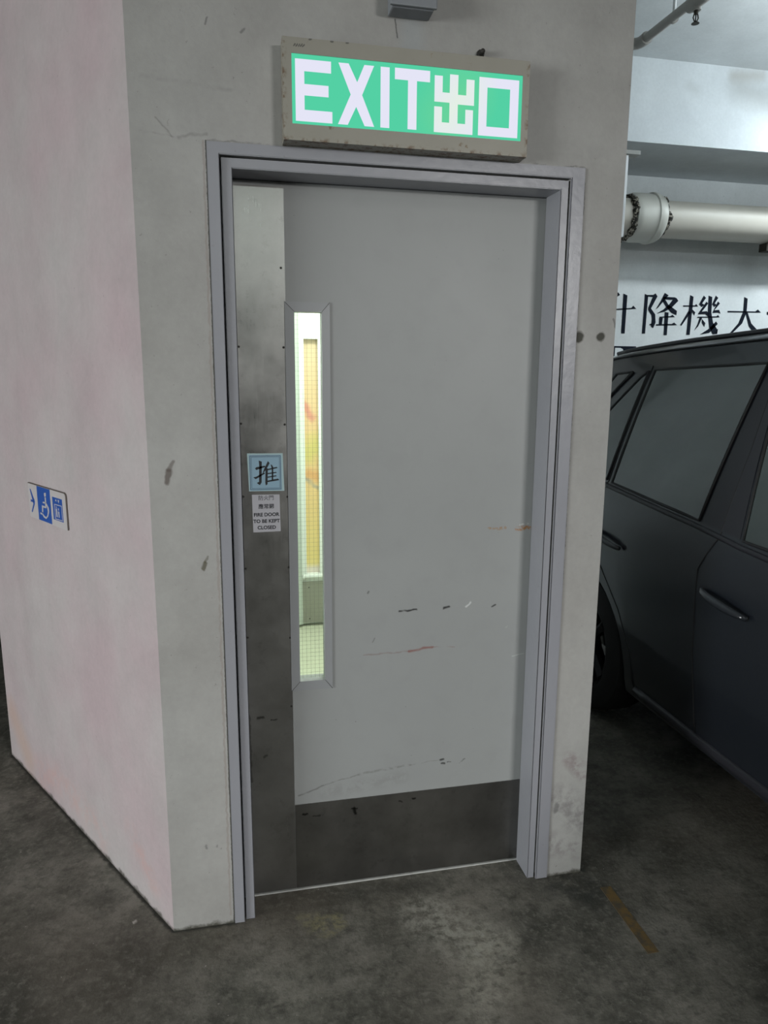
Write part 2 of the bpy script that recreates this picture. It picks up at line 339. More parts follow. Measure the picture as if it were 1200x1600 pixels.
# brushed steel
def steel(name, a, b, rough=0.34, marks=()):
    k = NT(name)
    br = k.noise(30, 4, 0.6, stretch=(14, 1, 0.25)); sm = k.noise(5, 6, 0.65, off=2)
    c = k.mix(k.map(sm, 0.35, 0.65), a, b)
    c = k.mix(k.map(k.noise(28, 5, 0.7, off=6), 0.58, 0.75, 0, 0.4), c, tuple(x*.55 for x in a))
    p = k.wobble(60, 0.006)
    for A, B, wd, st in marks:
        c = k.mix(k.math('MULTIPLY', k.seg(p, A, B, wd, 0.3), st), c, (0.02, 0.02, 0.018))
    k.color(c); k.set(Metallic=0.95, Roughness=k.math('ADD', k.map(sm, 0.3, 0.7, rough, rough+0.12), k.map(br, 0.3, 0.7, -0.02, 0.03)))
    k.bump(br, 0.04, 0.001)
    return k.m
ys = 0.098
M['steel'] = steel('brushed_steel_push_plate', (0.255, 0.252, 0.242), (0.33, 0.327, 0.315), 0.26, [((0.045, ys, .61), (0.06, ys, .612), 0.007, .7), ((0.085, ys, .60), (0.10, ys, .60), 0.004, .7), ((0.06, ys, .48), (0.07, ys, .485), 0.005, .5), ((0.02, ys, .62), (0.02, ys, .4), 0.005, .5)])
M['steel_kick'] = steel('scuffed_steel_kick_plate', (0.155, 0.153, 0.143), (0.21, 0.207, 0.195), 0.30, [((0.34, ys, .272), (0.345, ys, .25), 0.007, .9), ((0.333, ys, .27), (0.35, ys, .268), 0.005, .8), ((0.49, ys, .278), (0.50, ys, .272), 0.004, .7), ((0.535, ys, .279), (0.541, ys, .279), 0.006, .9), ((0.18, ys, .27), (0.187, ys, .27), 0.006, .9), ((0.21, ys, .26), (0.23, ys, .258), 0.004, .6)])
M['screw'] = simple('dark_screw', (0.03, 0.028, 0.025), 0.6, 0.3)
M['black_hole'] = simple('black_recess', (0.01, 0.01, 0.01), 0.8)
k = NT('wired_glass')
tr = k.n('ShaderNodeBsdfTransparent'); tr.inputs['Color'].default_value = (0.93, 0.965, 0.94, 1)
gg = k.n('ShaderNodeBsdfGlossy'); gg.inputs['Roughness'].default_value = 0.02
mx_ = k.n('ShaderNodeMixShader'); mx_.inputs[0].default_value = 0.05
k.l(tr.outputs[0], mx_.inputs[1]); k.l(gg.outputs[0], mx_.inputs[2])
k.l(mx_.outputs[0], k.o.inputs['Surface']); M['glass'] = k.m
M['wire'] = simple('grey_wire', (0.12, 0.12, 0.11), 0.5, 0.3)
M['lobby_white'] = simple('lobby_white_paint', (0.80, 0.84, 0.80), 0.45, var=0.02)
M['lobby_floor'] = simple('lobby_floor_tile', (0.55, 0.57, 0.44), 0.4, nscale=20, var=0.1)
M['lobby_green'] = simple('lobby_pale_green_paint', (0.50, 0.56, 0.50), 0.45, var=0.03)
M['lobby_steel'] = simple('lobby_kick_plate_steel', (0.30, 0.30, 0.26), 0.4, 0.3, var=0.05)

# ------------------------------------------------------------------ setting
def struct(name, bm, m, parent=None, smooth=False):
    o = obj(name, bm, m, parent, smooth)
    if parent is None: o['kind'] = 'structure'
    return o
CZ = 3.53
XR = 1.094
bm = BM(); add_box(bm, -9, 9, -11, 9, -0.15, 0.0); struct('floor', bm, M['floor'])
bm = BM(); add_box(bm, -9, 9, -11, 9, CZ, CZ+0.15); struct('ceiling', bm, M['ceiling'])
# the stair core: front wall with the door opening
FX0, FX1, FZ = -0.0135, 0.9335, 2.1715      # opening in the wall, behind the frame
bm = BM()
add_prism(bm, [(-0.2215, 0), (FX0, 0), (FX0, 0.2), (-0.11, 0.2)], 0, CZ)
add_prism(bm, [(FX1, 0), (XR, 0), (XR, 0.2), (FX1, 0.2)], 0, CZ)
add_prism(bm, [(FX0, 0), (FX1, 0), (FX1, 0.2), (FX0, 0.2)], FZ, CZ)
struct('wall_front', bm, M['wall_front'])
L = 1.415
e0 = Vector((-0.2215, 0)); e1 = e0 + Vector(cv)*L; nin = Vector((cv[1], -cv[0]))*0.15
bm = BM(); add_prism(bm, [tuple(e0), tuple(e1), tuple(e1 + nin), (-0.06, 0.2), (-0.11, 0.2)], 0, CZ); struct('wall_left', bm, M['wall_pink'])
bm = BM(); add_prism(bm, [(XR-0.14, 0.2), (XR, 0.2), (XR, 3.0), (XR-0.14, 3.0)], 0, CZ); struct('wall_right', bm, M['wall_side'])
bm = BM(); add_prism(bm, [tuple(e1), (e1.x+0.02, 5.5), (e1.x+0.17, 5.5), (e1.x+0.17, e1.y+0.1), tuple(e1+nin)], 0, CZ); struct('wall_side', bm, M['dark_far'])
bm = BM(); add_box(bm, XR-0.14, 9, 3.0, 3.2, 0, CZ); struct('wall_back', bm, M['wall_back'])
bm = BM(); add_box(bm, XR, 9, 2.33, 3.0, 3.06, CZ); struct('trim_beam', bm, M['beam'])
bm = BM(); add_box(bm, 8.8, 9, -11, 3.0, 0, CZ); struct('wall_far_right', bm, M['far'])
bm = BM(); add_box(bm, -9, 8.8, -11, -10.8, 0, CZ); struct('wall_rear', bm, M['far'])
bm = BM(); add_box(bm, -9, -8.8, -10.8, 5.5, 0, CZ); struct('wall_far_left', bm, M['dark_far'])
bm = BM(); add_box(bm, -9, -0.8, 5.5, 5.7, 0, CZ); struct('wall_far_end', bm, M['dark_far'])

# lobby behind the door
bm = BM(); add_box(bm, -0.03, 0.0, 0.2, 2.6, 0, 2.75); struct('wall_lobby_left', bm, M['lobby_white'])
bm = BM(); add_box(bm, 0.94, XR-0.14, 0.2, 2.6, 0, 2.75); struct('wall_lobby_right', bm, M['lobby_white'])
bm = BM(); add_box(bm, -0.03, XR-0.14, 2.6, 2.72, 0, 2.75)
struct('wall_lobby_end', bm, M['lobby_white'])
bm = BM(); add_box(bm, -0.03, XR-0.14, 0.2, 2.72, 2.75, 2.85); struct('ceiling_lobby', bm, M['lobby_white'])
bm = BM(); add_box(bm, 0.0, 0.94, 0.155, 2.6, 0.0, 0.008); struct('floor_lobby', bm, M['lobby_floor'])
bm = BM(); add_box(bm, 0.0, 0.94, 0.2, 2.75, 2.745, 2.75)
bm.free()

# painted parking line
bm = BM()
add_box(bm, 1.122, 1.158, -0.36, -0.085, 0.0, 0.0012)
tag(obj('parking_line', bm, M['yellow']), 'worn yellow painted line on the concrete floor beside the dark car', 'floor marking')

# ------------------------------------------------------------------ door frame
def frame_ring(bm, xo0, xo1, zo, xi0, xi1, zi, y0, y1):
    """upside-down U: outer rect xo0..xo1 up to zo, inner xi0..xi1 up to zi"""
    pts = [(xo0, 0), (xo0, zo), (xo1, zo), (xo1, 0), (xi1, 0), (xi1, zi), (xi0, zi), (xi0, 0)]
    a = [bm.verts.new((x, y0, z)) for x, z in pts]; b = [bm.verts.new((x, y1, z)) for x, z in pts]
    for r in (a, b):
        bm.faces.new((r[0], r[1], r[6], r[7])); bm.faces.new((r[1], r[2], r[5], r[6])); bm.faces.new((r[2], r[3], r[4], r[5]))
    for i in range(8):
        if i in (3, 7): pass
        j = (i+1) % 8; bm.faces.new((a[i], a[j], b[j], b[i]))
    bmesh.ops.bevel(bm, geom=[e for e in bm.edges if all(abs(v.co.y-y0) < 1e-6 for v in e.verts) and (abs(e.verts[0].co.x-e.verts[1].co.x) < 1e-6 or abs(e.verts[0].co.z-e.verts[1].co.z) < 1e-6)], offset=0.0018, segments=2, affect='EDGES')
fr = thing('trim_door_frame', None, None, (0.445, 0, 0)); fr['kind'] = 'structure'
bm = BM(); frame_ring(bm, -0.0425, 0.972, 2.199, -0.0125, 0.9325, 2.1705, -0.005, 0.004); obj('architrave', bm, M['frame'], fr, 30)
bm = BM(); frame_ring(bm, -0.0088, 0.9288, 2.1665, 0.018, 0.906, 2.142, 0.005, 0.0985); obj('jamb_lining', bm, M['frame'], fr, 30)
bm = BM(); frame_ring(bm, -0.0135, 0.9335, 2.1715, 0.0155, 0.912, 2.143, 0.0990, 0.1455); frame_ring(bm, -0.0135, 0.9335, 2.1715, 0.035, 0.89, 2.120, 0.1460, 0.19); obj('door_stop', bm, M['frame'], fr, 30)

# ------------------------------------------------------------------ door
door = thing('door_1', None, None, (0.46, 0.12, 0)); door['kind'] = 'structure'
DZ0, DZ1, DX0, DX1 = 0.010, 2.1405, 0.0175, 0.9095
GX0, GX1, GZ0, GZ1 = 0.1735, 0.2520, 0.7180, 1.8080      # vision opening
bm = BM()
for x0, x1, z0, z1 in ((DX0, GX0, DZ0, DZ1), (GX1, DX1, DZ0, DZ1), (GX0, GX1, DZ0, GZ0), (GX0, GX1, GZ1, DZ1)):
    add_box(bm, x0, x1, 0.1000, 0.1450, z0, z1)
bmesh.ops.remove_doubles(bm, verts=bm.verts, dist=1e-5)
obj('door_leaf', bm, M['door'], door, recalc=False)
bm = BM(); add_box(bm, DX0+0.001, 0.1515, 0.0985, 0.1000, DZ0+0.001, 2.1285); obj('push_plate', bm, M['steel'], door)
bm = BM(); add_box(bm, 0.1525, DX1-0.001, 0.0985, 0.1000, DZ0+0.001, 0.3045); obj('kick_plate', bm, M['steel_kick'], door)
for x, z in [(0.141, 1.921), (0.144, 1.71), (0.143, 1.497), (0.147, 1.289), (0.147, 1.079), (0.147, .86), (0.147, .64), (0.0215, 1.5), (0.0215, 1.293), (0.022, 1.081), (0.022, .87), (0.022, 1.71)]:
    bm = BM(); add_lathe(bm, (x, 0.0985, z), (0, -1, 0), [(0, .0032), (.0006, .0032), (.0012, .0024), (.0012, .0008), (.0006, .0006)], 10)
    o = obj('screw', bm, M['screw'], door, True)
bm = BM(); add_box(bm, DX0+0.001, DX1-0.001, 0.0975, 0.1040, 0.0012, 0.0060); obj('gap_light_strip', bm, simple('painted_gap_light', (0.50, 0.51, 0.49), 0.45, 0.2, var=0.25, nscale=40), door)  # added pale strip, its colour stands in for light bleeding under the door
# mitred vision bead
OX0, OX1, OZ0, OZ1 = 0.1485, 0.2735, 0.6895, 1.8330
bead = None
bm = BM()
outer = [(OX0, OZ0), (OX1, OZ0), (OX1, OZ1), (OX0, OZ1)]; inner = [(GX0+.0012, GZ0+.0012), (GX1-.0012, GZ0+.0012), (GX1-.0012, GZ1-.0012), (GX0+.0012, GZ1-.0012)]
vo = [bm.verts.new((x, 0.0955, z)) for x, z in outer]; vi = [bm.verts.new((x, 0.0945, z)) for x, z in inner]
wo = [bm.verts.new((x, 0.1000, z)) for x, z in outer]; wi = [bm.verts.new((x, 0.1180, z)) for x, z in inner]
for i in range(4):
    j = (i+1) % 4
    bm.faces.new((vo[i], vo[j], vi[j], vi[i])); bm.faces.new((wo[i], wo[j], vo[j], vo[i])); bm.faces.new((vi[i], vi[j], wi[j], wi[i])); bm.faces.new((wo[i], wi[i], wi[j], wo[j]))
bead = obj('vision_panel_frame', bm, M['bead'], door)
bm = BM()   # dark mitre joints
for (a, b) in zip(outer, inner):
    d = Vector((b[0]-a[0], b[1]-a[1])).normalized(); nn = Vector((-d.y, d.x))*0.0005
    pts = [(a[0]+nn.x, a[1]+nn.y), (b[0]+nn.x, b[1]+nn.y), (b[0]-nn.x, b[1]-nn.y), (a[0]-nn.x, a[1]-nn.y)]
    add_poly(bm, pts, XZ(0.0950), (0, -1, 0), 0.0006)
obj('mitre_joint', bm, M['screw'], bead)
bm = BM(); add_box(bm, GX0+.0004, GX1-.0004, 0.1190, 0.1245, GZ0+.0006, GZ1-.0004); glass = obj('wired_glass', bm, M['glass'], door)
bm = BM()
x = GX0 + 0.0115
while x < GX1 - 0.003:
    add_cyl(bm, (x, 0.1180, GZ0), (x, 0.1180, GZ1), 0.00032, n=4, cap=False); x += 0.0128
z = GZ0 + 0.006
while z < GZ1:
    add_cyl(bm, (GX0, 0.1180, z), (GX1, 0.1180, z), 0.00024, n=4, cap=False); z += 0.0128
obj('wire_mesh', bm, M['wire'], glass, recalc=False)

# second door seen through the glass, with its own narrow window onto a poster
d2 = thing('door_2', None, None, (0.5, 2.58, 0)); d2['kind'] = 'structure'
bm = BM()
QX0, QX1, QZ0, QZ1 = 0.440, 0.528, 0.365, 1.862
for x0, x1, z0, z1 in ((0.41, QX0, 0.03, 2.4), (QX1, 0.80, 0.03, 2.4), (QX0, QX1, 0.03, QZ0), (QX0, QX1, QZ1, 2.4)):
    add_box(bm, x0, x1, 2.555, 2.590, z0, z1)
obj('door_leaf', bm, M['lobby_white'], d2)
bm = BM(); add_box(bm, 0.36, 0.4085, 2.53, 2.597, 0.03, 2.45); obj('door_post', bm, M['lobby_green'], d2)
bm = BM(); add_box(bm, 0.41, 0.80, 2.551, 2.5545, 0.032, 0.315); kp = obj('kick_plate', bm, M['lobby_steel'], d2)
bm = BM()
for x, z in ((0.452, 0.275), (0.455, 0.06)): add_cyl(bm, (x, 2.5505, z), (x, 2.548, z), 0.004, n=8)
obj('screw', bm, M['screw'], kp)
bm = BM(); add_tube(bm, [(QX0-0.03, 2.548, 0.333), (QX0-0.015, 2.545, 0.352), (QX1+0.01, 2.545, 0.352), (QX1+0.025, 2.548, 0.333)], 0.014, 8)
obj('vision_sill', bm, M['lobby_white'], d2, True)
k = NT('orange_flower_poster')
x, y, z = k.sep()[:3]
c = k.mix(k.map(z, 0.4, 1.1), (0.86, 0.70, 0.28), (0.80, 0.55, 0.28))
c = k.mix(k.map(z, 1.2, 1.9), c, (0.66, 0.53, 0.36))
p = k.wobble(12, 0.03)
for A, B, wd, cl, st in [((0.445, 2.58, 1.46), (0.49, 2.58, 1.38), 0.035, (0.66, 0.25, 0.20), .8), ((0.46, 2.58, 1.15), (0.52, 2.58, 1.22), 0.10, (0.62, 0.58, 0.18), .75), ((0.44, 2.58, .99), (0.53, 2.58, .93), 0.025, (0.30, 0.32, 0.30), .8), ((0.47, 2.58, 1.02), (0.53, 2.58, 1.0), 0.05, (0.72, 0.36, 0.14), .7), ((0.44, 2.58, .37), (0.53, 2.58, .37), 0.06, (0.8, 0.72, 0.68), .9)]:
    c = k.mix(k.math('MULTIPLY', k.seg(p, A, B, wd, 0.3), st), c, cl)
k.color(c); k.set(Roughness=0.5)
bm = BM(); add_box(bm, QX0-0.005, QX1+0.005, 2.591, 2.5965, QZ0-0.005, QZ1+0.005)
tag(obj('poster', bm, k.m), 'tall orange flower poster seen through the wired glass of the fire door', 'poster')

# ------------------------------------------------------------------ stickers on the push plate
M['push_blue'] = simple('push_sticker_blue', srgb(152, 186, 206), 0.45, var=0.03)
M['push_pale'] = simple('push_sticker_pale_edge', srgb(178, 205, 208), 0.45, var=0.03)
M['ink'] = simple('black_ink', (0.012, 0.014, 0.02), 0.5)
M['navy_ink'] = simple('navy_ink', (0.03, 0.06, 0.11), 0.5)
M['sticker_white'] = simple('white_sticker', (0.52, 0.52, 0.56), 0.5, var=0.03)
YS = 0.0985
s1 = thing('push_sticker', 'square blue push sticker with a black Chinese character on steel plate', 'sticker', (0.085, YS, 1.31))
bm = BM(); add_poly(bm, [(0.0355, 1.4165), (0.1355, 1.4155), (0.1385, 1.307), (0.0385, 1.308)], XZ(YS), (0, -1, 0), 0.0006); obj('backing', bm, M['push_pale'], s1)
bm = BM(); add_poly(bm, [(0.0400, 1.4120), (0.1315, 1.4115), (0.1315, 1.3095), (0.0415, 1.3095)], XZ(YS-0.0006), (0, -1, 0), 0.0003); obj('blue_field', bm, M['push_blue'], s1)
bm = BM()
for (x0, x1, z0, z1, t) in ((0.0425, 0.1295, 1.3120, 1.4095, 0.0013), (0.0465, 0.1260, 1.3155, 1.4060, 0.0008)):
    for q in ((x0, x1, z1-t, z1), (x0, x1, z0, z0+t), (x0, x0+t, z0+t, z1-t), (x1-t, x1, z0+t, z1-t)):
        add_box(bm, q[0], q[1], YS-0.0012, YS-0.0009, q[2], q[3])
obj('border_line', bm, M['navy_ink'], s1)
bm = BM()
for pl in [[[0.0566,1.373],[0.0606,1.3769],[0.0838,1.3808],[0.0873,1.3774],[0.0604,1.3689]],[[0.0677,1.3959],[0.0762,1.3924],[0.0743,1.3328],[0.0692,1.3251],[0.0607,1.3314],[0.0671,1.335],[0.0687,1.3835]],[[0.051,1.3478],[0.0599,1.35],[0.0833,1.3616],[0.0842,1.3579],[0.0581,1.3426]],[[0.0933,1.3938],[0.0982,1.388],[0.0881,1.3696],[0.0766,1.3564],[0.0815,1.3698]],[[0.0862,1.373],[0.0929,1.3729],[0.0908,1.3273],[0.086,1.324],[0.0846,1.3325]],[[0.101,1.3835],[0.1043,1.3828],[0.1082,1.3753],[0.1041,1.3717]],[[0.0918,1.3713],[0.1178,1.3768],[0.1208,1.3737],[0.0927,1.3675]],[[0.0915,1.3595],[0.1158,1.3623],[0.1178,1.3596],[0.0915,1.3561]],[[0.0913,1.3493],[0.1156,1.3525],[0.1176,1.3498],[0.0912,1.3459]],[[0.091,1.3378],[0.1208,1.3429],[0.1247,1.3384],[0.0909,1.3334]],[[0.1038,1.3727],[0.1081,1.3733],[0.1073,1.3388],[0.103,1.3375]]]: add_poly(bm, pl, XZ(YS-0.0009), (0, -1, 0), 0.0004)
obj('lettering', bm, M['ink'], s1)

def text_obj(name, s, size, loc, m, parent, rot=(pi/2, 0, 0), off=0.0, align='CENTER', sx=1.0):
    cu = bpy.data.curves.new(name, 'FONT'); cu.body = s; cu.size = size; cu.align_x = align; cu.align_y = 'CENTER'
    cu.extrude = 0.0002; cu.offset = off; cu.resolution_u = 4
    o = bpy.data.objects.new(name, cu); COL.objects.link(o)
    bpy.context.view_layer.update()
    dg = bpy.context.evaluated_depsgraph_get()
    me = bpy.data.meshes.new_from_object(o.evaluated_get(dg))
    bpy.data.objects.remove(o); bpy.data.curves.remove(cu)
    T = Matrix.Translation(Vector(loc)) @ Matrix.Rotation(rot[0], 4, 'X') @ Matrix.Diagonal((sx, 1, 1, 1))
    me.transform(T); me.materials.clear(); me.materials.append(m)
    o = bpy.data.objects.new(name, me); COL.objects.link(o); o.parent = parent
    o.matrix_parent_inverse = Matrix.Translation(parent.location).inverted()
    return o
s2 = thing('fire_door_notice', 'white fire door notice with black text under the blue push sticker', 'sticker', (0.086, YS, 1.19))
bm = BM(); add_poly(bm, [(0.0460, 1.2979), (0.1241, 1.2967), (0.1256, 1.1885), (0.0472, 1.1876)], XZ(YS), (0, -1, 0), 0.0005); obj('backing', bm, M['sticker_white'], s2)
for s, sz, zz, of in (('防火門', 0.0150, 1.2868, 0.0), ('應常關', 0.0150, 1.2622, 0.0002), ('FIRE DOOR', 0.0142, 1.2385, 0.00045), ('TO BE KEPT', 0.0142, 1.2195, 0.00045), ('CLOSED', 0.0142, 1.2005, 0.00045)):
    text_obj('lettering', s, sz, (0.0858, YS-0.0008, zz), M['ink'], s2, off=of)

# ------------------------------------------------------------------ exit sign
ex = thing('exit_sign', 'lit green exit sign in a rusty cream metal box above the door', 'exit sign', (0.46, 0, 2.2))
k = NT('cream_sign_housing')
x, y, z = k.sep()[:3]
c = k.mix(k.noise(8, 5), (0.245, 0.235, 0.195), (0.31, 0.30, 0.26))
edge = k.math('MINIMUM', k.math('SUBTRACT', z, 2.200), k.math('SUBTRACT', 0.778, x))
edge = k.math('MINIMUM', edge, k.math('SUBTRACT', x, 0.144))
rn = k.noise(55, 5, .7)
c = k.mix(k.math('MULTIPLY', k.map(edge, 0.012, 0.0), k.map(rn, 0.5, 0.62)), c, (0.11, 0.055, 0.02))
c = k.mix(k.map(k.noise(25, 5, .7, off=3), 0.66, 0.7, 0, .7), c, (0.14, 0.08, 0.03))
pf = k.wobble(150, 0.003)
for i in range(5):
    xx = 0.172 + i*0.0055; c = k.mix(k.math('MULTIPLY', k.seg(pf, (xx, -.052, 2.411), (xx+.003, -.052, 2.4155), 0.0022, .4), .8), c, (0.03, 0.03, 0.03))
for xx in (0.21, 0.262, 0.30): c = k.mix(k.math('MULTIPLY', k.seg(pf, (xx, -.052, 2.428), (xx+.004, -.052, 2.429), 0.003, .4), .7), c, (0.03, 0.03, 0.03))
k.color(c); k.set(Roughness=0.5, Metallic=0.1)
bm = BM()
hx0, hx1, hz0, hz1 = 0.1440, 0.7775, 2.2010, 2.4300
px0, px1, pz0, pz1 = 0.1655, 0.7590, 2.2385, 2.3950
for q in ((hx0, px0, hz0, hz1), (px1, hx1, hz0, hz1), (px0, px1, hz0, pz0), (px0, px1, pz1, hz1)):
    add_box(bm, q[0], q[1], -0.052, -0.001, q[2], q[3])
bmesh.ops.remove_doubles(bm, verts=bm.verts, dist=1e-5)
obj('housing', bm, k.m, ex)
def emit(name, col, st, var=None):
    k = NT(name)
    em = k.n('ShaderNodeEmission'); em.inputs['Strength'].default_value = st
    if var: k.l(k.mix(k.seg(k.P, (0.555, -.05, 2.28), (0.60, -.05, 2.34), 0.10, 0.0), col, var), em.inputs[0])
    else: em.inputs[0].default_value = (*col, 1)
    k.l(em.outputs[0], k.o.inputs['Surface']); return k.m
M['em_green'] = emit('backlit_green_panel', srgb(84, 208, 164), 1.0, srgb(104, 211, 156))
M['em_white'] = emit('backlit_white_lettering', srgb(226, 226, 243), 1.03, srgb(224, 236, 226))
bm = BM(); add_box(bm, px0, px1, -0.0500, -0.02, pz0, pz1); pan = obj('display_panel', bm, M['em_green'], ex)
M['em_edge'] = emit('backlit_panel_rim', srgb(70, 200, 150), 0.9)
bm = BM()
def R_(x0, x1, z0, z1): add_box(bm, x0, x1, -0.0510, -0.0500, z0, z1)
T0, T1 = 2.2455, 2.3840
R_(0.1740, 0.1960, T0, T1); R_(0.1960, 0.2615, 2.3578, T1); R_(0.1960, 0.2550, 2.3040, 2.3292); R_(0.1960, 0.2640, T0, 2.2715)
yq = XZ(-0.0500)
add_poly(bm, [(0.2800, T1), (0.3050, T1), (0.3262, 2.3437), (0.3440, T1), (0.3685, T1), (0.3385, 2.3155), (0.3690, T0), (0.3450, T0), (0.3238, 2.2880), (0.3025, T0), (0.2780, T0), (0.3100, 2.3150)], yq, (0, -1, 0), 0.0010)
R_(0.3852, 0.4078, T0, T1)
R_(0.4214, 0.5118, 2.3592, T1+.001); R_(0.4552, 0.4780, T0+.001, 2.3592)
R_(0.5641, 0.5860, 2.2690, 2.3820); R_(0.5241, 0.5641, 2.3163, 2.3388); R_(0.5860, 0.6290, 2.3140, 2.3363); R_(0.5241, 0.5450, 2.3388, 2.3766); R_(0.6080, 0.6290, 2.3363, 2.3738)
R_(0.5241, 0.6270, 2.2450, 2.2690); R_(0.5241, 0.5445, 2.2690, 2.3050); R_(0.6068, 0.6270, 2.2690, 2.3030)
R_(0.6420, 0.7495, 2.3600, 2.3828); R_(0.6420, 0.7495, T0, 2.2675); R_(0.6420, 0.6640, 2.2675, 2.3600); R_(0.7260, 0.7495, 2.2675, 2.3600)
obj('lettering', bm, M['em_white'], pan)
# mounting bolt sticking up behind the sign
bm = BM(); add_lathe(bm, (0.659, 0.0, 2.456), (0, -1, 0), [(0, .010), (.006, .010), (.008, .006), (.022, .006), (.024, .003)], 10)
tag(obj('wall_bolt', bm, M['screw']), 'rusty bolt stub in the grey wall just above the exit sign', 'bolt')
# junction box
M['box'] = simple('blue_grey_box_plastic', (0.20, 0.215, 0.235), 0.5, var=0.08)
jb = thing('junction_box', 'blue grey junction box on the wall above the exit sign', 'junction box', (0.464, 0, 2.52))
bm = BM(); add_box(bm, 0.412, 0.519, -0.052, -0.0005, 2.519, 2.625, bevel=0.004); obj('housing', bm, M['box'], jb)
bm = BM(); add_box(bm, 0.406, 0.525, -0.062, -0.0525, 2.521, 2.630, bevel=0.003); obj('lid', bm, M['box'], jb)

# ------------------------------------------------------------------ access sign on the pink wall
M['sign_white'] = simple('white_sign_plate', (0.50, 0.47, 0.475), 0.4, var=0.04)
M['sign_blue'] = simple('blue_sign_field', srgb(44, 84, 160), 0.4, var=0.08)
M['sign_rim'] = simple('dark_sign_edge', (0.12, 0.10, 0.09), 0.5)
NL = Vector((-cv[1], cv[0], 0))
fL = lambda off: (lambda t, z: LWp(t, z, off))
ac = thing('access_sign', 'small blue and white wheelchair and lift sign on the pink wall', 'sign', tuple(LWp(.74, 1.135)))
def rr(x0, x1, z0, z1, r, n=4):
    P = []
    for cx, cz, a0 in ((x1-r, z1-r, 0), (x0+r, z1-r, 90), (x0+r, z0+r, 180), (x1-r, z0+r, 270)):
        for i in range(n+1):
            a = radians(a0 + 90*i/n); P.append((cx + r*cos(a), cz + r*sin(a)))
    return P
bm = BM(); add_poly(bm, rr(.570, .908, 1.134, 1.256, .010), fL(0.0005), NL, 0.004); obj('plate', bm, M['sign_white'], ac)
bm = BM()
pr = [LWp(t, z, 0.0042) for t, z in rr(.5705, .9075, 1.1345, 1.2555, .010)]
add_tube(bm, [LWp(t, z, .003) for t, z in ((.905, 1.2565), (.58, 1.2565), (.5715, 1.252), (.5695, 1.245), (.5695, 1.136))], 0.0022, 6); obj('edge_strip', bm, M['sign_rim'], ac)
bm = BM(); add_poly(bm, [(.8210, 1.2545), (.7018, 1.2545), (.7018, 1.136), (.8210, 1.136)], fL(0.0045), NL, 0.0006); add_poly(bm, [(.6830, 1.2335), (.6000, 1.2335), (.6000, 1.157), (.6830, 1.157)], fL(0.0045), NL, 0.0006); bf = obj('blue_field', bm, M['sign_blue'], ac)
bm = BM()
for pl in [[[0.8901,1.2362],[0.8828,1.2362],[0.8487,1.1965],[0.8520,1.1874],[0.8810,1.1530],[0.8880,1.1550],[0.8650,1.1850]],[[0.8890,1.1990],[0.8600,1.1985],[0.8600,1.1910],[0.8890,1.1910]]]:
    add_poly(bm, pl, fL(0.0045), NL, 0.0006)
obj('arrow', bm, M['sign_blue'], ac)
for nm, grp in (('wheelchair_symbol', [[[0.7527, 1.2368], [0.7381, 1.2397], [0.7377, 1.2275], [0.7527, 1.2246]], [[0.7504, 1.2229], [0.7406, 1.2241], [0.7402, 1.1916], [0.7511, 1.1903]], [[0.7705, 1.2051], [0.7403, 1.2069], [0.7402, 1.2018], [0.7715, 1.1999]], [[0.7817, 1.1914], [0.7417, 1.1905], [0.7426, 1.1854], [0.772, 1.1851], [0.7761, 1.1665], [0.7852, 1.1673]], [[0.8014, 1.164], [0.7771, 1.1622], [0.778, 1.1575], [0.8026, 1.1576]], [[0.7385, 1.2041], [0.7205, 1.1903], [0.7192, 1.1764], [0.7325, 1.1583], [0.7505, 1.1476], [0.7715, 1.15], [0.7869, 1.1589], [0.7774, 1.1615], [0.7653, 1.1557], [0.7495, 1.1544], [0.7371, 1.1627], [0.73, 1.1761], [0.732, 1.188], [0.7421, 1.1976]]]), ('lift_symbol', [[[0.6676, 1.211], [0.6041, 1.2118], [0.6044, 1.2096], [0.6679, 1.2085]], [[0.6675, 1.21], [0.665, 1.21], [0.665, 1.1603], [0.6675, 1.1601]], [[0.607, 1.21], [0.6045, 1.21], [0.605, 1.1603], [0.6075, 1.1601]], [[0.6664, 1.1618], [0.6058, 1.1631], [0.6061, 1.1608], [0.6667, 1.1591]], [[0.6575, 1.1968], [0.6476, 1.1961], [0.6456, 1.1687], [0.6557, 1.1683]], [[0.6389, 1.1894], [0.6291, 1.1888], [0.6301, 1.169], [0.6357, 1.1682]], [[0.654, 1.204], [0.649, 1.204], [0.649, 1.199], [0.654, 1.199]], [[0.6365, 1.2], [0.6315, 1.2], [0.6315, 1.193], [0.6365, 1.193]], [[0.6566, 1.222], [0.6436, 1.222], [0.65, 1.229]], [[0.6346, 1.228], [0.6223, 1.228], [0.6285, 1.218]]])):
    bm = BM()
    for pl in grp: add_poly(bm, pl, fL(0.0051), NL, 0.0005)
    obj(nm, bm, M['sign_white'], bf)

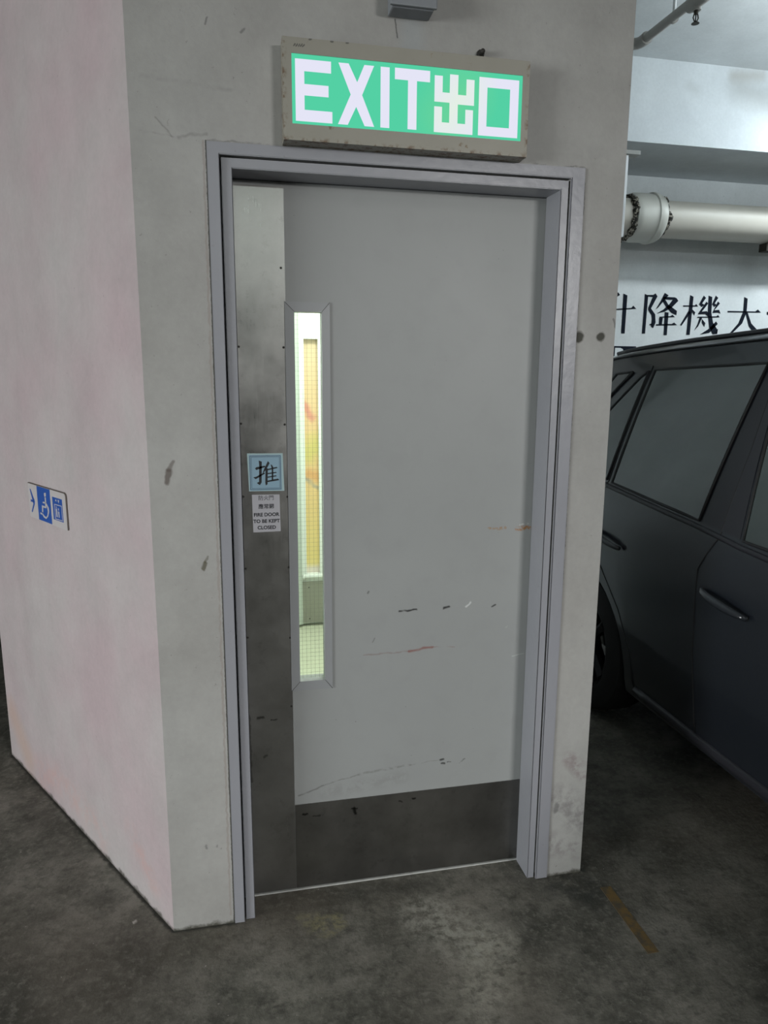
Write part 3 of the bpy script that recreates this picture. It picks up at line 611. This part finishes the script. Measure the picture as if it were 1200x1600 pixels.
# ------------------------------------------------------------------ painted characters on the back wall
CH = {'sheng':[[[2.834,2.2489],[2.8663,2.2371],[2.8645,1.9656],[2.8362,1.9651]],[[2.6347,2.1269],[2.9068,2.1496],[2.9202,2.1657],[2.9446,2.1436],[2.6352,2.1191]],[[2.6848,2.2026],[2.7667,2.2225],[2.7898,2.2574],[2.8068,2.2383],[2.7641,2.2126],[2.6858,2.1889]],[[2.7311,2.2068],[2.7619,2.2126],[2.7652,2.0749],[2.7224,1.9848],[2.6799,1.9522],[2.675,1.9591],[2.7203,2.0146],[2.7361,2.0743]]],
'jiang':[[[3.0085,2.2511],[3.0353,2.242],[3.0318,1.9677],[3.0066,1.9673]],[[3.0158,2.2444],[3.077,2.2472],[3.0944,2.2576],[3.1122,2.2373],[3.0659,2.1496],[3.1038,2.1077],[3.1124,2.0478],[3.0951,2.0082],[3.078,2.0199],[3.0804,2.0721],[3.0733,2.102],[3.0453,2.1362],[3.0429,2.151],[3.0738,2.2312],[3.0303,2.234]],[[3.1706,2.2638],[3.2031,2.2469],[3.1644,2.204],[3.1259,2.1582],[3.1064,2.1447],[3.1415,2.2034]],[[3.165,2.2358],[3.2539,2.2344],[3.2718,2.2289],[3.2875,2.2094],[3.2375,2.161],[3.1825,2.1296],[3.1181,2.115],[3.1696,2.1443],[3.2179,2.1855],[3.2406,2.2161],[3.1574,2.2177]],[[3.1522,2.2116],[3.1782,2.2163],[3.2068,2.1802],[3.2826,2.1371],[3.2807,2.1069],[3.235,2.1239],[3.1821,2.1726]],[[3.1432,2.0916],[3.2316,2.0977],[3.2481,2.1081],[3.2704,2.0925],[3.1439,2.0836]],[[3.1827,2.1266],[3.2142,2.1234],[3.2138,1.96],[3.1883,1.9595]],[[3.1404,2.0835],[3.1692,2.0842],[3.1663,2.0379],[3.1413,2.0333]],[[3.1179,2.0368],[3.2483,2.0416],[3.2671,2.0521],[3.2921,2.0344],[3.1188,2.0268]],[[3.064,2.0357],[3.0864,2.0422],[3.0878,2.0262],[3.0645,2.0297]]],
'ji':[[[3.3834,2.2541],[3.4125,2.2429],[3.4066,1.9655],[3.3784,1.965]],[[3.3323,2.1785],[3.4303,2.1811],[3.441,2.1915],[3.4569,2.1737],[3.3331,2.1695]],[[3.3804,2.1395],[3.4001,2.1299],[3.33,2.0292],[3.3199,2.0371]],[[3.4071,2.1543],[3.4376,2.1308],[3.4328,2.1084],[3.4142,2.1302]],[[3.4984,2.2534],[3.5188,2.2379],[3.4899,2.1968],[3.5098,2.1872],[3.4902,2.1706],[3.4647,2.1901]],[[3.5252,2.2099],[3.5418,2.1982],[3.4936,2.1373],[3.5334,2.1413],[3.554,2.1255],[3.5516,2.1031],[3.5225,2.1207],[3.4625,2.1173],[3.4684,2.1295]],[[3.6009,2.2564],[3.6228,2.2408],[3.5962,2.1996],[3.6139,2.19],[3.5966,2.1733],[3.5755,2.193]],[[3.6232,2.2145],[3.6413,2.2008],[3.599,2.15],[3.6392,2.1541],[3.6539,2.1279],[3.6318,2.1335],[3.5844,2.1303]],[[3.5395,2.2546],[3.5713,2.2454],[3.5747,2.1321],[3.5967,2.0582],[3.6376,2.0109],[3.6365,1.9759],[3.6032,1.9732],[3.5681,2.0239],[3.5459,2.1233]],[[3.4596,2.0989],[3.6228,2.1058],[3.6337,2.1152],[3.6498,2.0993],[3.4604,2.0908]],[[3.4791,2.0933],[3.5005,2.0918],[3.4736,2.0301],[3.4414,1.9968],[3.4653,2.0421]],[[3.499,2.0836],[3.5317,2.0538],[3.5261,2.0271],[3.5018,2.0551]],[[3.622,2.068],[3.6382,2.0499],[3.5723,1.9829],[3.4939,1.9692],[3.5612,2.0094]],[[3.6354,2.0088],[3.6445,2.0131],[3.6413,1.976],[3.6265,1.9798]]],
'da':[[[3.8469,2.2533],[3.8773,2.2419],[3.8792,2.1416],[3.8498,2.0585],[3.7643,1.9762],[3.7491,1.9821],[3.8171,2.0578],[3.8495,2.146]],[[3.7141,2.1478],[3.9563,2.1497],[3.9766,2.1646],[4.005,2.1426],[3.7152,2.1376]],[[3.8697,2.1393],[3.8891,2.1398],[3.9301,2.0602],[4.0172,1.9892],[3.969,1.98],[3.9106,2.0391]]],
'tang':[[[4.2173,2.2535],[4.2483,2.2544],[4.2494,2.1974],[4.2246,2.1968]],[[4.1457,2.2309],[4.1697,2.2367],[4.1991,2.2013],[4.175,2.1955]],[[4.3063,2.2405],[4.3327,2.2308],[4.2935,2.1955],[4.2799,2.2034]],[[4.1022,2.1833],[4.364,2.1848],[4.3912,2.1698],[4.3563,2.148],[4.3472,2.1687],[4.1041,2.1678]],[[4.0961,2.1831],[4.1145,2.1836],[4.1086,2.1316],[4.0622,2.1274],[4.0572,2.148],[4.0872,2.1549]],[[4.1692,2.1435],[4.3191,2.144],[4.32,2.0895],[4.1757,2.0916]],[[4.2324,2.0876],[4.2636,2.0883],[4.2716,1.9781],[4.2428,1.9776]],[[4.1692,2.0444],[4.3322,2.0446],[4.3335,2.0352],[4.1703,2.0361]],[[4.1267,1.986],[4.3907,1.9856],[4.3924,1.9729],[4.1281,1.9745]]],
'block':[[[2.7303,1.8733],[2.9662,1.8728],[2.9796,1.6755],[2.7369,1.6838]],[[3.0144,1.8715],[3.1647,1.8707],[3.1769,1.677],[3.0251,1.6841]]],
'blockmark':[[[2.7943,1.8602],[2.8385,1.8598],[2.8584,1.8511],[2.8648,1.8269],[2.8595,1.8066],[2.8709,1.7764],[2.7937,1.7755]],[[3.0271,1.8575],[3.0501,1.8579],[3.055,1.6863],[3.0365,1.6862]]]}
M['wall_ink'] = simple('navy_wall_lettering', (0.010, 0.014, 0.024), 0.8, spec=0.1)
labels = {'sheng': 'first painted dark Chinese character half hidden by the column on white wall', 'jiang': 'painted dark Chinese character with an ear-shaped left side on white wall', 'ji': 'dense many-stroked painted Chinese character in the middle of the white wall', 'da': 'open three-stroke painted Chinese character above the car roof', 'tang': 'last painted Chinese character at the right end of the wall wording'}
for key in ('sheng', 'jiang', 'ji', 'da', 'tang'):
    bm = BM()
    for pl in CH[key]: add_poly(bm, pl, XZ(2.9995), (0, -1, 0), 0.002)
    tag(obj('wall_character', bm, M['wall_ink']), labels[key], 'lettering', 'painted characters on the back wall')
bp = thing('direction_panel', 'dark blue painted block with a white mark just above the car roof', 'sign', (3.0, 2.999, 1.5))
bm = BM()
for pl in CH['block']: add_poly(bm, pl, XZ(2.9995), (0, -1, 0), 0.002)
obj('dark_block', bm, M['wall_ink'], bp)
bm = BM()
bm.free()
for pl in CH['blockmark']:
    bm = BM(); add_poly(bm, pl, XZ(2.9975), (0, -1, 0), 0.001); obj('white_mark', bm, M['wall_back'], bp)

# ------------------------------------------------------------------ drain pipe under the beam
k = NT('cream_pipe_paint')
c = k.mix(k.noise(6, 5, stretch=(.4, 1, 1)), (0.60, 0.56, 0.49), (0.68, 0.65, 0.58)); k.color(c); k.set(Roughness=0.42); M['pipe'] = k.m
k = NT('pipe_collar_paint')
c = k.mix(k.noise(9, 5), (0.62, 0.61, 0.55), (0.68, 0.68, 0.63)); x, y, z = k.sep()[:3]
k.color(c); k.set(Roughness=0.4); M['collar'] = k.m
k = NT('flaking_black_seam')
k.color(k.mix(k.map(k.noise(45, 6, .75), 0.52, 0.58), (0.015, 0.013, 0.010), (0.50, 0.46, 0.38))); k.set(Roughness=0.8); k.bump(k.noise(45, 6, .75), 1.0, 0.01); M['seam'] = k.m
PY, PZ, PR = 2.78, 2.725, 0.122
pp = thing('drain_pipe', 'thick cream drain pipe with a flaking collar running under the white beam', 'pipe', (3.3, PY, PZ))
bm = BM(); add_lathe(bm, (XR, PY, PZ), (1, 0, 0), [(0, PR), (7.0, PR)], 40); obj('pipe_run', bm, M['pipe'], pp, 40)
bm = BM(); add_lathe(bm, (2.70, PY, PZ), (1, 0, 0), [(0, PR), (0.0, .148), (.015, .157), (.04, .160), (.15, .158), (.155, .168), (.175, .168), (.18, .158), (.205, .158), (.222, .148), (.225, PR)], 40); cl = obj('collar', bm, M['collar'], pp, 35)
random.seed(4)
for xx, rr_, wd in ((2.694, .142, .030), (2.932, .138, .024)):
    bm = BM()
    path = []; rad = []; ph = [random.uniform(0, 6.3) for _ in range(8)]
    for i in range(180):
        a = 2*pi*i/180
        j = .007*sin(3*a+ph[0]) + .005*sin(7*a+ph[1]) + .004*sin(13*a+ph[2]) + random.uniform(-.0025, .0025)
        q = .75 + .18*sin(5*a+ph[3]) + .14*sin(11*a+ph[4]) + random.uniform(-.10, .10)
        path.append((xx + j, PY + cos(a)*(rr_-.014), PZ + sin(a)*(rr_-.014))); rad.append(q*wd)
    add_tube(bm, path, rad, 6, closed=True); obj('sealant_ring', bm, M['seam'], pp, True)
M['bracket'] = simple('rusty_dark_bracket', (0.035, 0.03, 0.022), 0.7, 0.3, var=0.4)
bm = BM(); add_box(bm, 3.79, 3.91, 2.74, 2.82, 2.545, 2.601); bk = obj('bracket', bm, M['bracket'], pp); bk['label'] = 'dark rusty bracket'
bm = BM(); add_cyl(bm, (3.85, 2.78, 2.852), (3.85, 2.78, 3.06), 0.008, n=8); obj('hanger_rod', bm, M['bracket'], pp)
bm = BM(); path = [(3.85, PY + cos(a)*.128, PZ + sin(a)*.128) for a in [2*pi*i/32 for i in range(32)]]
add_tube(bm, path, 0.006, 6, closed=True); obj('strap', bm, M['bracket'], pp, True)

# ------------------------------------------------------------------ hanging board beside the column
M['board'] = simple('bright_white_board', (0.88, 0.90, 0.92), 0.35, var=0.01)
M['grey_metal'] = simple('grey_painted_metal', (0.36, 0.36, 0.34), 0.5, var=0.1)
hbd = thing('hanging_board', 'white hanging board edge showing past the column beside the pipe', 'sign board', (2.2, 2.2, 2.47))
bm = BM(); add_box(bm, 1.75, 2.343, 2.185, 2.215, 2.475, 2.935, bevel=0.004); obj('board', bm, M['board'], hbd)
bm = BM(); add_box(bm, 1.75, 2.41, 2.17, 2.235, 2.937, 2.958); add_box(bm, 1.85, 1.88, 2.19, 2.21, 2.958, 3.53); add_box(bm, 2.12, 2.15, 2.19, 2.21, 2.958, 3.53); obj('top_rail', bm, M['grey_metal'], hbd)
bm = BM(); add_box(bm, 2.28, 2.335, 2.19, 2.21, 2.44, 2.474); obj('bottom_clip', bm, M['bracket'], hbd)

# ------------------------------------------------------------------ sprinkler pipe
M['sprk'] = simple('grey_sprinkler_pipe_paint', (0.36, 0.345, 0.32), 0.45, var=0.08)
M['white_rod'] = simple('white_rod_paint', (0.85, 0.87, 0.88), 0.4, var=0.02)
M['brass'] = simple('dark_sprinkler_brass', (0.05, 0.045, 0.035), 0.4, 0.6)
sp = thing('sprinkler_pipe', 'grey sprinkler pipe with an elbow hung below the ceiling beside the column', 'pipe', (2.08, 1.5, 3.3))
SZ = 3.30; SX = 2.075
bm = BM(); add_tube(bm, [(SX, 1.62, SZ), (SX+.03, 0.2, SZ), (SX+.06, -2.0, SZ)], 0.021, 14); obj('pipe_run', bm, M['sprk'], sp, 40)
bm = BM()
arc = [(SX-.10, 1.70, SZ), (SX-.06, 1.70, SZ), (SX-.03, 1.695, SZ), (SX-.008, 1.68, SZ), (SX, 1.655, SZ), (SX, 1.615, SZ)]
add_tube(bm, arc, [.030, .028, .027, .027, .028, .030], 14); add_tube(bm, [(SX-.10, 1.70, SZ), (SX-.9, 1.70, SZ)], 0.021, 14); obj('elbow', bm, M['sprk'], sp, 40)
bm = BM(); add_lathe(bm, (SX+.012, 1.42, SZ), (0.01, -1, 0), [(0, .0205), (0, .0235), (.016, .0235), (.016, .0205)], 14); obj('hanger_ring', bm, M['sprk'], sp, 40)
bm = BM(); add_tube(bm, [(SX+.012, 1.41, SZ+.02), (SX+.012, 1.41, CZ)], 0.008, 8); obj('hanger_rod', bm, M['white_rod'], sp, True)
bm = BM(); add_tube(bm, [(SX+.02, 1.30, SZ), (SX+.024, 1.18, SZ)], [0.031, 0.031], 14); add_cyl(bm, (SX+.022, 1.25, SZ), (SX+.022, 1.25, SZ-.04), .022, .020); tee = obj('tee', bm, M['sprk'], sp, 40)
hd = thing('fire_sprinkler', 'small dark sprinkler head hanging under the grey sprinkler pipe', 'sprinkler', (SX+.022, 1.25, SZ-.04))
hx, hy, hz = SX+.022, 1.25, SZ-.04
bm = BM(); add_cyl(bm, (hx, hy, hz), (hx, hy, hz-.015), .011, .009, 10); add_tube(bm, [(hx-.008, hy, hz-.012), (hx-.013, hy, hz-.03), (hx-.003, hy, hz-.05)], .003, 6); add_tube(bm, [(hx+.008, hy, hz-.012), (hx+.013, hy, hz-.03), (hx+.003, hy, hz-.05)], .003, 6); add_cyl(bm, (hx, hy, hz-.012), (hx, hy, hz-.05), .003, .003, 6); obj('head_body', bm, M['brass'], hd)
bm = BM(); add_cyl(bm, (hx, hy, hz-.050), (hx, hy, hz-.053), .016, .018, 12); obj('deflector', bm, M['brass'], hd)

# ------------------------------------------------------------------ car
CX = 2.545
def lerp_tab(T, v):
    if v <= T[0][0]: return T[0][1]
    for (a, b), (c_, d_) in zip(T, T[1:]):
        if v <= c_:
            t = (v-a)/(c_-a); t2 = t
            return b + (d_-b)*t2
    return T[-1][1]
ROOF = [(-2.78, 0.72), (-2.72, 0.88), (-2.5, 0.98), (-2.1, 1.06), (-1.72, 1.12), (-1.5, 1.27), (-1.2, 1.47), (-0.95, 1.652), (-0.75, 1.732), (-0.4, 1.797), (0.36, 1.817), (0.93, 1.797), (1.3, 1.777), (1.5, 1.757), (1.62, 1.682), (1.74, 1.42), (1.82, 1.2), (1.88, 1.05), (1.92, 0.8)]
BELT = [(-2.78, .60), (-2.5, .86), (-1.72, 1.02), (-.5, 1.05), (-.2, 1.065), (.1, 1.085), (.34, 1.11), (.99, 1.16), (1.5, 1.20), (1.75, 1.2), (1.92, .75)]
WID = [(-2.78, .62), (-2.7, .78), (-2.5, .90), (-2.1, .97), (-1.5, 1.0), (.6, 1.0), (1.2, .985), (1.6, .955), (1.8, .90), (1.92, .80)]
def beltz(y): return min(lerp_tab(BELT, y), lerp_tab(ROOF, y) - .045)
def side_w(y, z):
    """half width of the car side at height z"""
    W = lerp_tab(WID, y); b = beltz(y)
    prof = [(.20, .80), (.24, .84), (.32, .865), (.45, .878), (.62, .892), (.80, .900), (.92, .898)]
    wb = .868
    if z >= b: w_ = wb - .30*(z-b) - .10*(z-b)**2
    elif z >= .92 and b > .93:
        t = (z-.92)/(b-.92); w_ = .898 + (wb-.898)*t*t
    else: w_ = lerp_tab(prof, z)
    return w_*W
def sidep(y, z, off=0.0): return Vector((CX - side_w(y, z) - off, y, z))
car = thing('car', 'dark navy sport utility car parked beside the column under the wall wording', 'car', (CX, -0.4, 0))
k = NT('black_car_paint'); k.color(k.mix(k.noise(60, 2), (0.010, 0.012, 0.017), (0.013, 0.016, 0.022))); k.set(Roughness=0.30); k.b.inputs['Coat Weight'].default_value = 1.0; k.b.inputs['Coat Roughness'].default_value = 0.06; M['paint'] = k.m
M['trim'] = simple('satin_black_pillar_trim', (0.020, 0.020, 0.025), 0.35, var=0.1)
M['rubber'] = simple('black_rubber', (0.008, 0.008, 0.009), 0.55)
k = NT('tinted_car_glass'); k.color((0.012, 0.020, 0.018)); k.set(Roughness=0.05); k.b.inputs['IOR'].default_value = 2.4; M['tint'] = k.m
M['tyre'] = simple('tyre_rubber', (0.012, 0.012, 0.012), 0.8); M['alloy'] = simple('dark_alloy_wheel', (0.03, 0.03, 0.032), 0.4, 0.6)
ys_ = [-2.78, -2.76, -2.72, -2.65, -2.55, -2.4, -2.25, -2.1, -1.95, -1.8, -1.72, -1.6, -1.5, -1.35, -1.2, -1.05, -.95, -.85, -.75, -.6, -.4, -.2, 0, .2, .36, .55, .75, .93, 1.1, 1.3, 1.4, 1.5, 1.56, 1.62, 1.68, 1.74, 1.78, 1.82, 1.85, 1.88, 1.90, 1.92]
bm = BM(); rings = []
for y in ys_:
    zr = lerp_tab(ROOF, y); b = beltz(y); lo = 0.22
    zs = [.24, .30, .40, .50, .62, .74, .84, .92]
    zs = [lo + (z-.22)*min(1, (b-.03-lo)/(.72)) for z in zs]
    half = [(0, lo-.0)] + [(side_w(y, .205)*.93, lo-.005)] + [(side_w(y, z), z) for z in zs]
    zs2 = [(b*.5+zs[-1]*.5), b-.004]
    half += [(side_w(y, z), z) for z in zs2]
    top = zr - .05
    for t in (0.02, .25, .5, .75, 1.0):
        z = b + max(top-b, .001)*t; half.append((side_w(y, z)-.001*t, z))
    we = side_w(y, top)
    half += [(we-.018, zr-.028), (we-.05, zr-.012), (we-.14, zr-.002), (we*.5, zr+.008), (0, zr+.012)]
    ring = [bm.verts.new((CX - a, y, z)) for a, z in half]
    ring += [bm.verts.new((CX + a, y, z)) for a, z in half[-2:0:-1]]
    rings.append(ring)
n = len(rings[0])
for A, B in zip(rings, rings[1:]):
    for i in range(n): bm.faces.new((A[i], A[(i+1) % n], B[(i+1) % n], B[i]))
bm.faces.new(rings[0]); bm.faces.new(rings[-1])
bmesh.ops.recalc_face_normals(bm, faces=bm.faces)
body = obj('body', bm, M['paint'], car, 35)
# wheel arches cut out
WH = [(-1.62, .35), (1.16, .35)]
cut_me = []
for yy, zz in WH:
    for sgn in (-1, 1):
        b2 = BM(); add_cyl(b2, (CX + sgn*.62, yy, zz), (CX + sgn*1.2, yy, zz), .385, n=40)
        bmesh.ops.recalc_face_normals(b2, faces=b2.faces)
        me = bpy.data.meshes.new('t'); b2.to_mesh(me); b2.free(); co = bpy.data.objects.new('t', me); COL.objects.link(co); cut_me.append(co)
        md = body.modifiers.new('b', 'BOOLEAN'); md.operation = 'DIFFERENCE'; md.object = co; md.solver = 'EXACT'
bpy.context.view_layer.update()
me = bpy.data.meshes.new_from_object(body.evaluated_get(bpy.context.evaluated_depsgraph_get()))
body.modifiers.clear(); old = body.data; body.data = me
for co in cut_me: bpy.data.objects.remove(co)
me.name = 'body'
for p_ in me.polygons: p_.use_smooth = True
me.set_sharp_from_angle(angle=radians(35))

def side_patch(name, poly, m, parent, off=0.004, mirror=True, nv=10, nu=10):
    """panel following the car side; poly = 4 corners (y,z): bottom-front, bottom-rear, top-rear, top-front"""
    (y0, z0), (y1, z1), (y2, z2), (y3, z3) = poly
    res = None
    for sgn in ((1, -1) if mirror else (1,)):
        bm = BM(); G = []
        for j in range(nv+1):
            t = j/nv; row = []
            for i in range(nu+1):
                s_ = i/nu
                y = (y0*(1-s_)+y1*s_)*(1-t) + (y3*(1-s_)+y2*s_)*t; z = (z0*(1-s_)+z1*s_)*(1-t) + (z3*(1-s_)+z2*s_)*t
                P = sidep(y, z, off); P.x = CX + (P.x-CX)*sgn; row.append(bm.verts.new(P))
            G.append(row)
        for j in range(nv):
            for i in range(nu): bm.faces.new((G[j][i], G[j][i+1], G[j+1][i+1], G[j+1][i]))
        ret = bmesh.ops.extrude_face_region(bm, geom=list(bm.faces))
        for v in [g for g in ret['geom'] if isinstance(g, bmesh.types.BMVert)]: v.co.x += sgn*(off+.004)
        o = obj(name, bm, m, parent, 40)
        if res is None: res = o
    return res
def side_strip(name, pts, r, m, parent, off=0.003, mirror=True, closed=False, sub=6):
    P = []
    pp_ = pts + ([pts[0]] if closed else [])
    for a, b in zip(pp_, pp_[1:]):
        for i in range(sub): t = i/sub; P.append((a[0]*(1-t)+b[0]*t, a[1]*(1-t)+b[1]*t))
    if not closed: P.append(pts[-1])
    for sgn in ((1, -1) if mirror else (1,)):
        bm = BM(); Q = []
        for y, z in P:
            v = sidep(y, z, off); v.x = CX + (v.x-CX)*sgn; Q.append(v)
        add_tube(bm, Q, r, 6, closed=closed); o = obj(name, bm, m, parent, True)
# dark pillar band of the glasshouse, then the panes
rear_glass = [(.34, 1.118), (.985, 1.165), (.985, 1.672), (.315, 1.690)]
quart = [(1.035, 1.175), (1.50, 1.215), (1.075, 1.640), (1.030, 1.668)]
front_glass = [(-1.05, 1.055), (.10, 1.092), (.225, 1.690), (-.62, 1.640)]
tail = [(1.60, 1.24), (1.66, 1.25), (1.30, 1.655), (1.16, 1.665)]
for nm, q, gl_ in (('rear_door_window', rear_glass, 1), ('quarter_window', quart, 1), ('front_door_window', front_glass, 1), ('tail_quarter_window', tail, 1)):
    side_patch(nm, q, M['tint'], car, off=0.003)
    side_strip('window_seal', q, 0.0065, M['rubber'], car, 0.003, closed=True)
side_patch('pillar_trim', [(.118, 1.095), (.325, 1.112), (.300, 1.690), (.240, 1.690)], M['trim'], car, off=0.002)
side_strip('belt_moulding', [(-1.1, 1.036), (-.2, 1.050), (.1, 1.070), (.34, 1.096), (.99, 1.146), (1.55, 1.195)], 0.011, M['trim'], car, 0.002)
side_strip('door_seam', [(.262, 1.71), (.225, 1.40), (.215, 1.085), (.285, .95), (.275, .55), (.262, .30)], 0.0035, M['rubber'], car, -0.0005)
side_strip('door_seam', [(1.02, 1.69), (1.02, 1.17), (1.16, .93), (1.02, .80), (.82, .62), (.72, .45), (.70, .30)], 0.0035, M['rubber'], car, -0.0005)
side_strip('door_seam', [(-.9, 1.66), (-1.15, 1.03), (-1.18, .45), (-1.1, .30)], 0.0035, M['rubber'], car, -0.0005)
side_strip('sill_trim', [(-1.15, .30), (.1, .285), (.68, .29)], 0.022, M['trim'], car, 0.0)
# roof edge: drip moulding and roof rail
for sgn in (1, -1):
    bm = BM(); P = []
    for i in range(25):
        y = -.8 + i*(2.28/24); zr = lerp_tab(ROOF, y); we = side_w(y, zr-.05)
        lift = .006
        P.append((CX - sgn*(we-.075), y, zr - .006 + lift))
    add_tube(bm, P, 0.010, 8); obj('roof_rail', bm, M['trim'], car, True)
    bm = BM(); P = []
    for i in range(25):
        y = -.7 + i*(2.15/24); zr = lerp_tab(ROOF, y); P.append((CX - sgn*(side_w(y, zr-.05)-.006), y, zr-.038))
    add_tube(bm, P, 0.004, 6); obj('roof_seam', bm, M['rubber'], car, True)
# handles
for y0 in (.235, 1.05):
    for sgn in (1, -1):
        zc = .885 if y0 < .5 else .93
        bm = BM(); P = []; Rr = []
        for i in range(13):
            t = i/12; y = y0 - t*.24; v = sidep(y, zc-.03*t, .012 + .022*sin(pi*t)**.6); v.x = CX + (v.x-CX)*sgn; P.append(v); Rr.append(.0095 + .006*sin(pi*t))
        add_tube(bm, P, Rr, 10); obj('door_handle', bm, M['paint'], car, True)
# windscreen, rear screen
def screen(name, y0, y1, m, inset=.10, lift=.006):
    bm = BM(); G = []
    for j in range(9):
        y = y0 + (y1-y0)*j/8; zr = lerp_tab(ROOF, y); we = side_w(y, zr-.05) - inset; row = []
        for i in range(9):
            s_ = -1 + 2*i/8; u = abs(s_)
            row.append(bm.verts.new((CX + s_*we, y, zr + .013*(1-u*u) + lift)))
        G.append(row)
    for j in range(8):
        for i in range(8): bm.faces.new((G[j][i], G[j][i+1], G[j+1][i+1], G[j+1][i]))
    obj(name, bm, m, car, True)
screen('windscreen', -1.60, -.86, M['tint']); screen('rear_screen', 1.64, 1.80, M['tint'], .08, .008)
for sgn in (1, -1):
    bm = BM(); add_box(bm, CX + sgn*.64 - .14, CX + sgn*.64 + .14, -2.76, -2.60, .66, .78, bevel=.03); obj('headlamp', bm, M['alloy'], car, 40)
    bm = BM(); add_box(bm, CX + sgn*.70 - .09, CX + sgn*.70 + .09, 1.78, 1.90, .86, 1.12, bevel=.02); obj('tail_lamp', bm, simple('tail_lamp_red', (.25, .01, .01), .2), car, 40)
    bm = BM(); mx = CX + sgn*.985
    add_box(bm, mx-.09, mx+.09, -.90, -.80, 1.04, 1.18, bevel=.03); add_box(bm, CX + sgn*.86 - .05, CX + sgn*.86 + .05, -.87, -.83, 1.04, 1.08, bevel=.01); obj('wing_mirror', bm, M['paint'], car, 40)
bm = BM(); add_box(bm, CX-.5, CX+.5, -2.80, -2.70, .42, .62, bevel=.02); obj('grille', bm, M['trim'], car, 40)
for yy, zz in WH:
    for sgn in (1, -1):
        x0 = CX + sgn*.645
        bm = BM(); add_lathe(bm, (x0, yy, zz), (sgn, 0, 0), [(0, .23), (0, .30), (.02, .335), (.06, .349), (.17, .349), (.21, .335), (.225, .30), (.225, .24), (.20, .23)], 40, closed=True); wl = obj('wheel', bm, M['tyre'], car, 35)
        bm = BM(); add_lathe(bm, (x0, yy, zz), (sgn, 0, 0), [(.0, .235), (.215, .235), (.215, .215), (.17, .205), (.05, .20)], 40, closed=True)
        for q in range(5):
            a = 2*pi*q/5; d = Vector((0, cos(a), sin(a))); c0 = Vector((x0 + sgn*.20, yy, zz))
            add_tube(bm, [c0 + d*.03, c0 + d*.12 + Vector((-sgn*.01, 0, 0)), c0 + d*.222], [.032, .024, .030], 6)
        add_lathe(bm, (x0+sgn*.16, yy, zz), (sgn, 0, 0), [(0, .06), (.05, .05), (.055, .02)], 20)
        obj('rim', bm, M['alloy'], wl, 35)
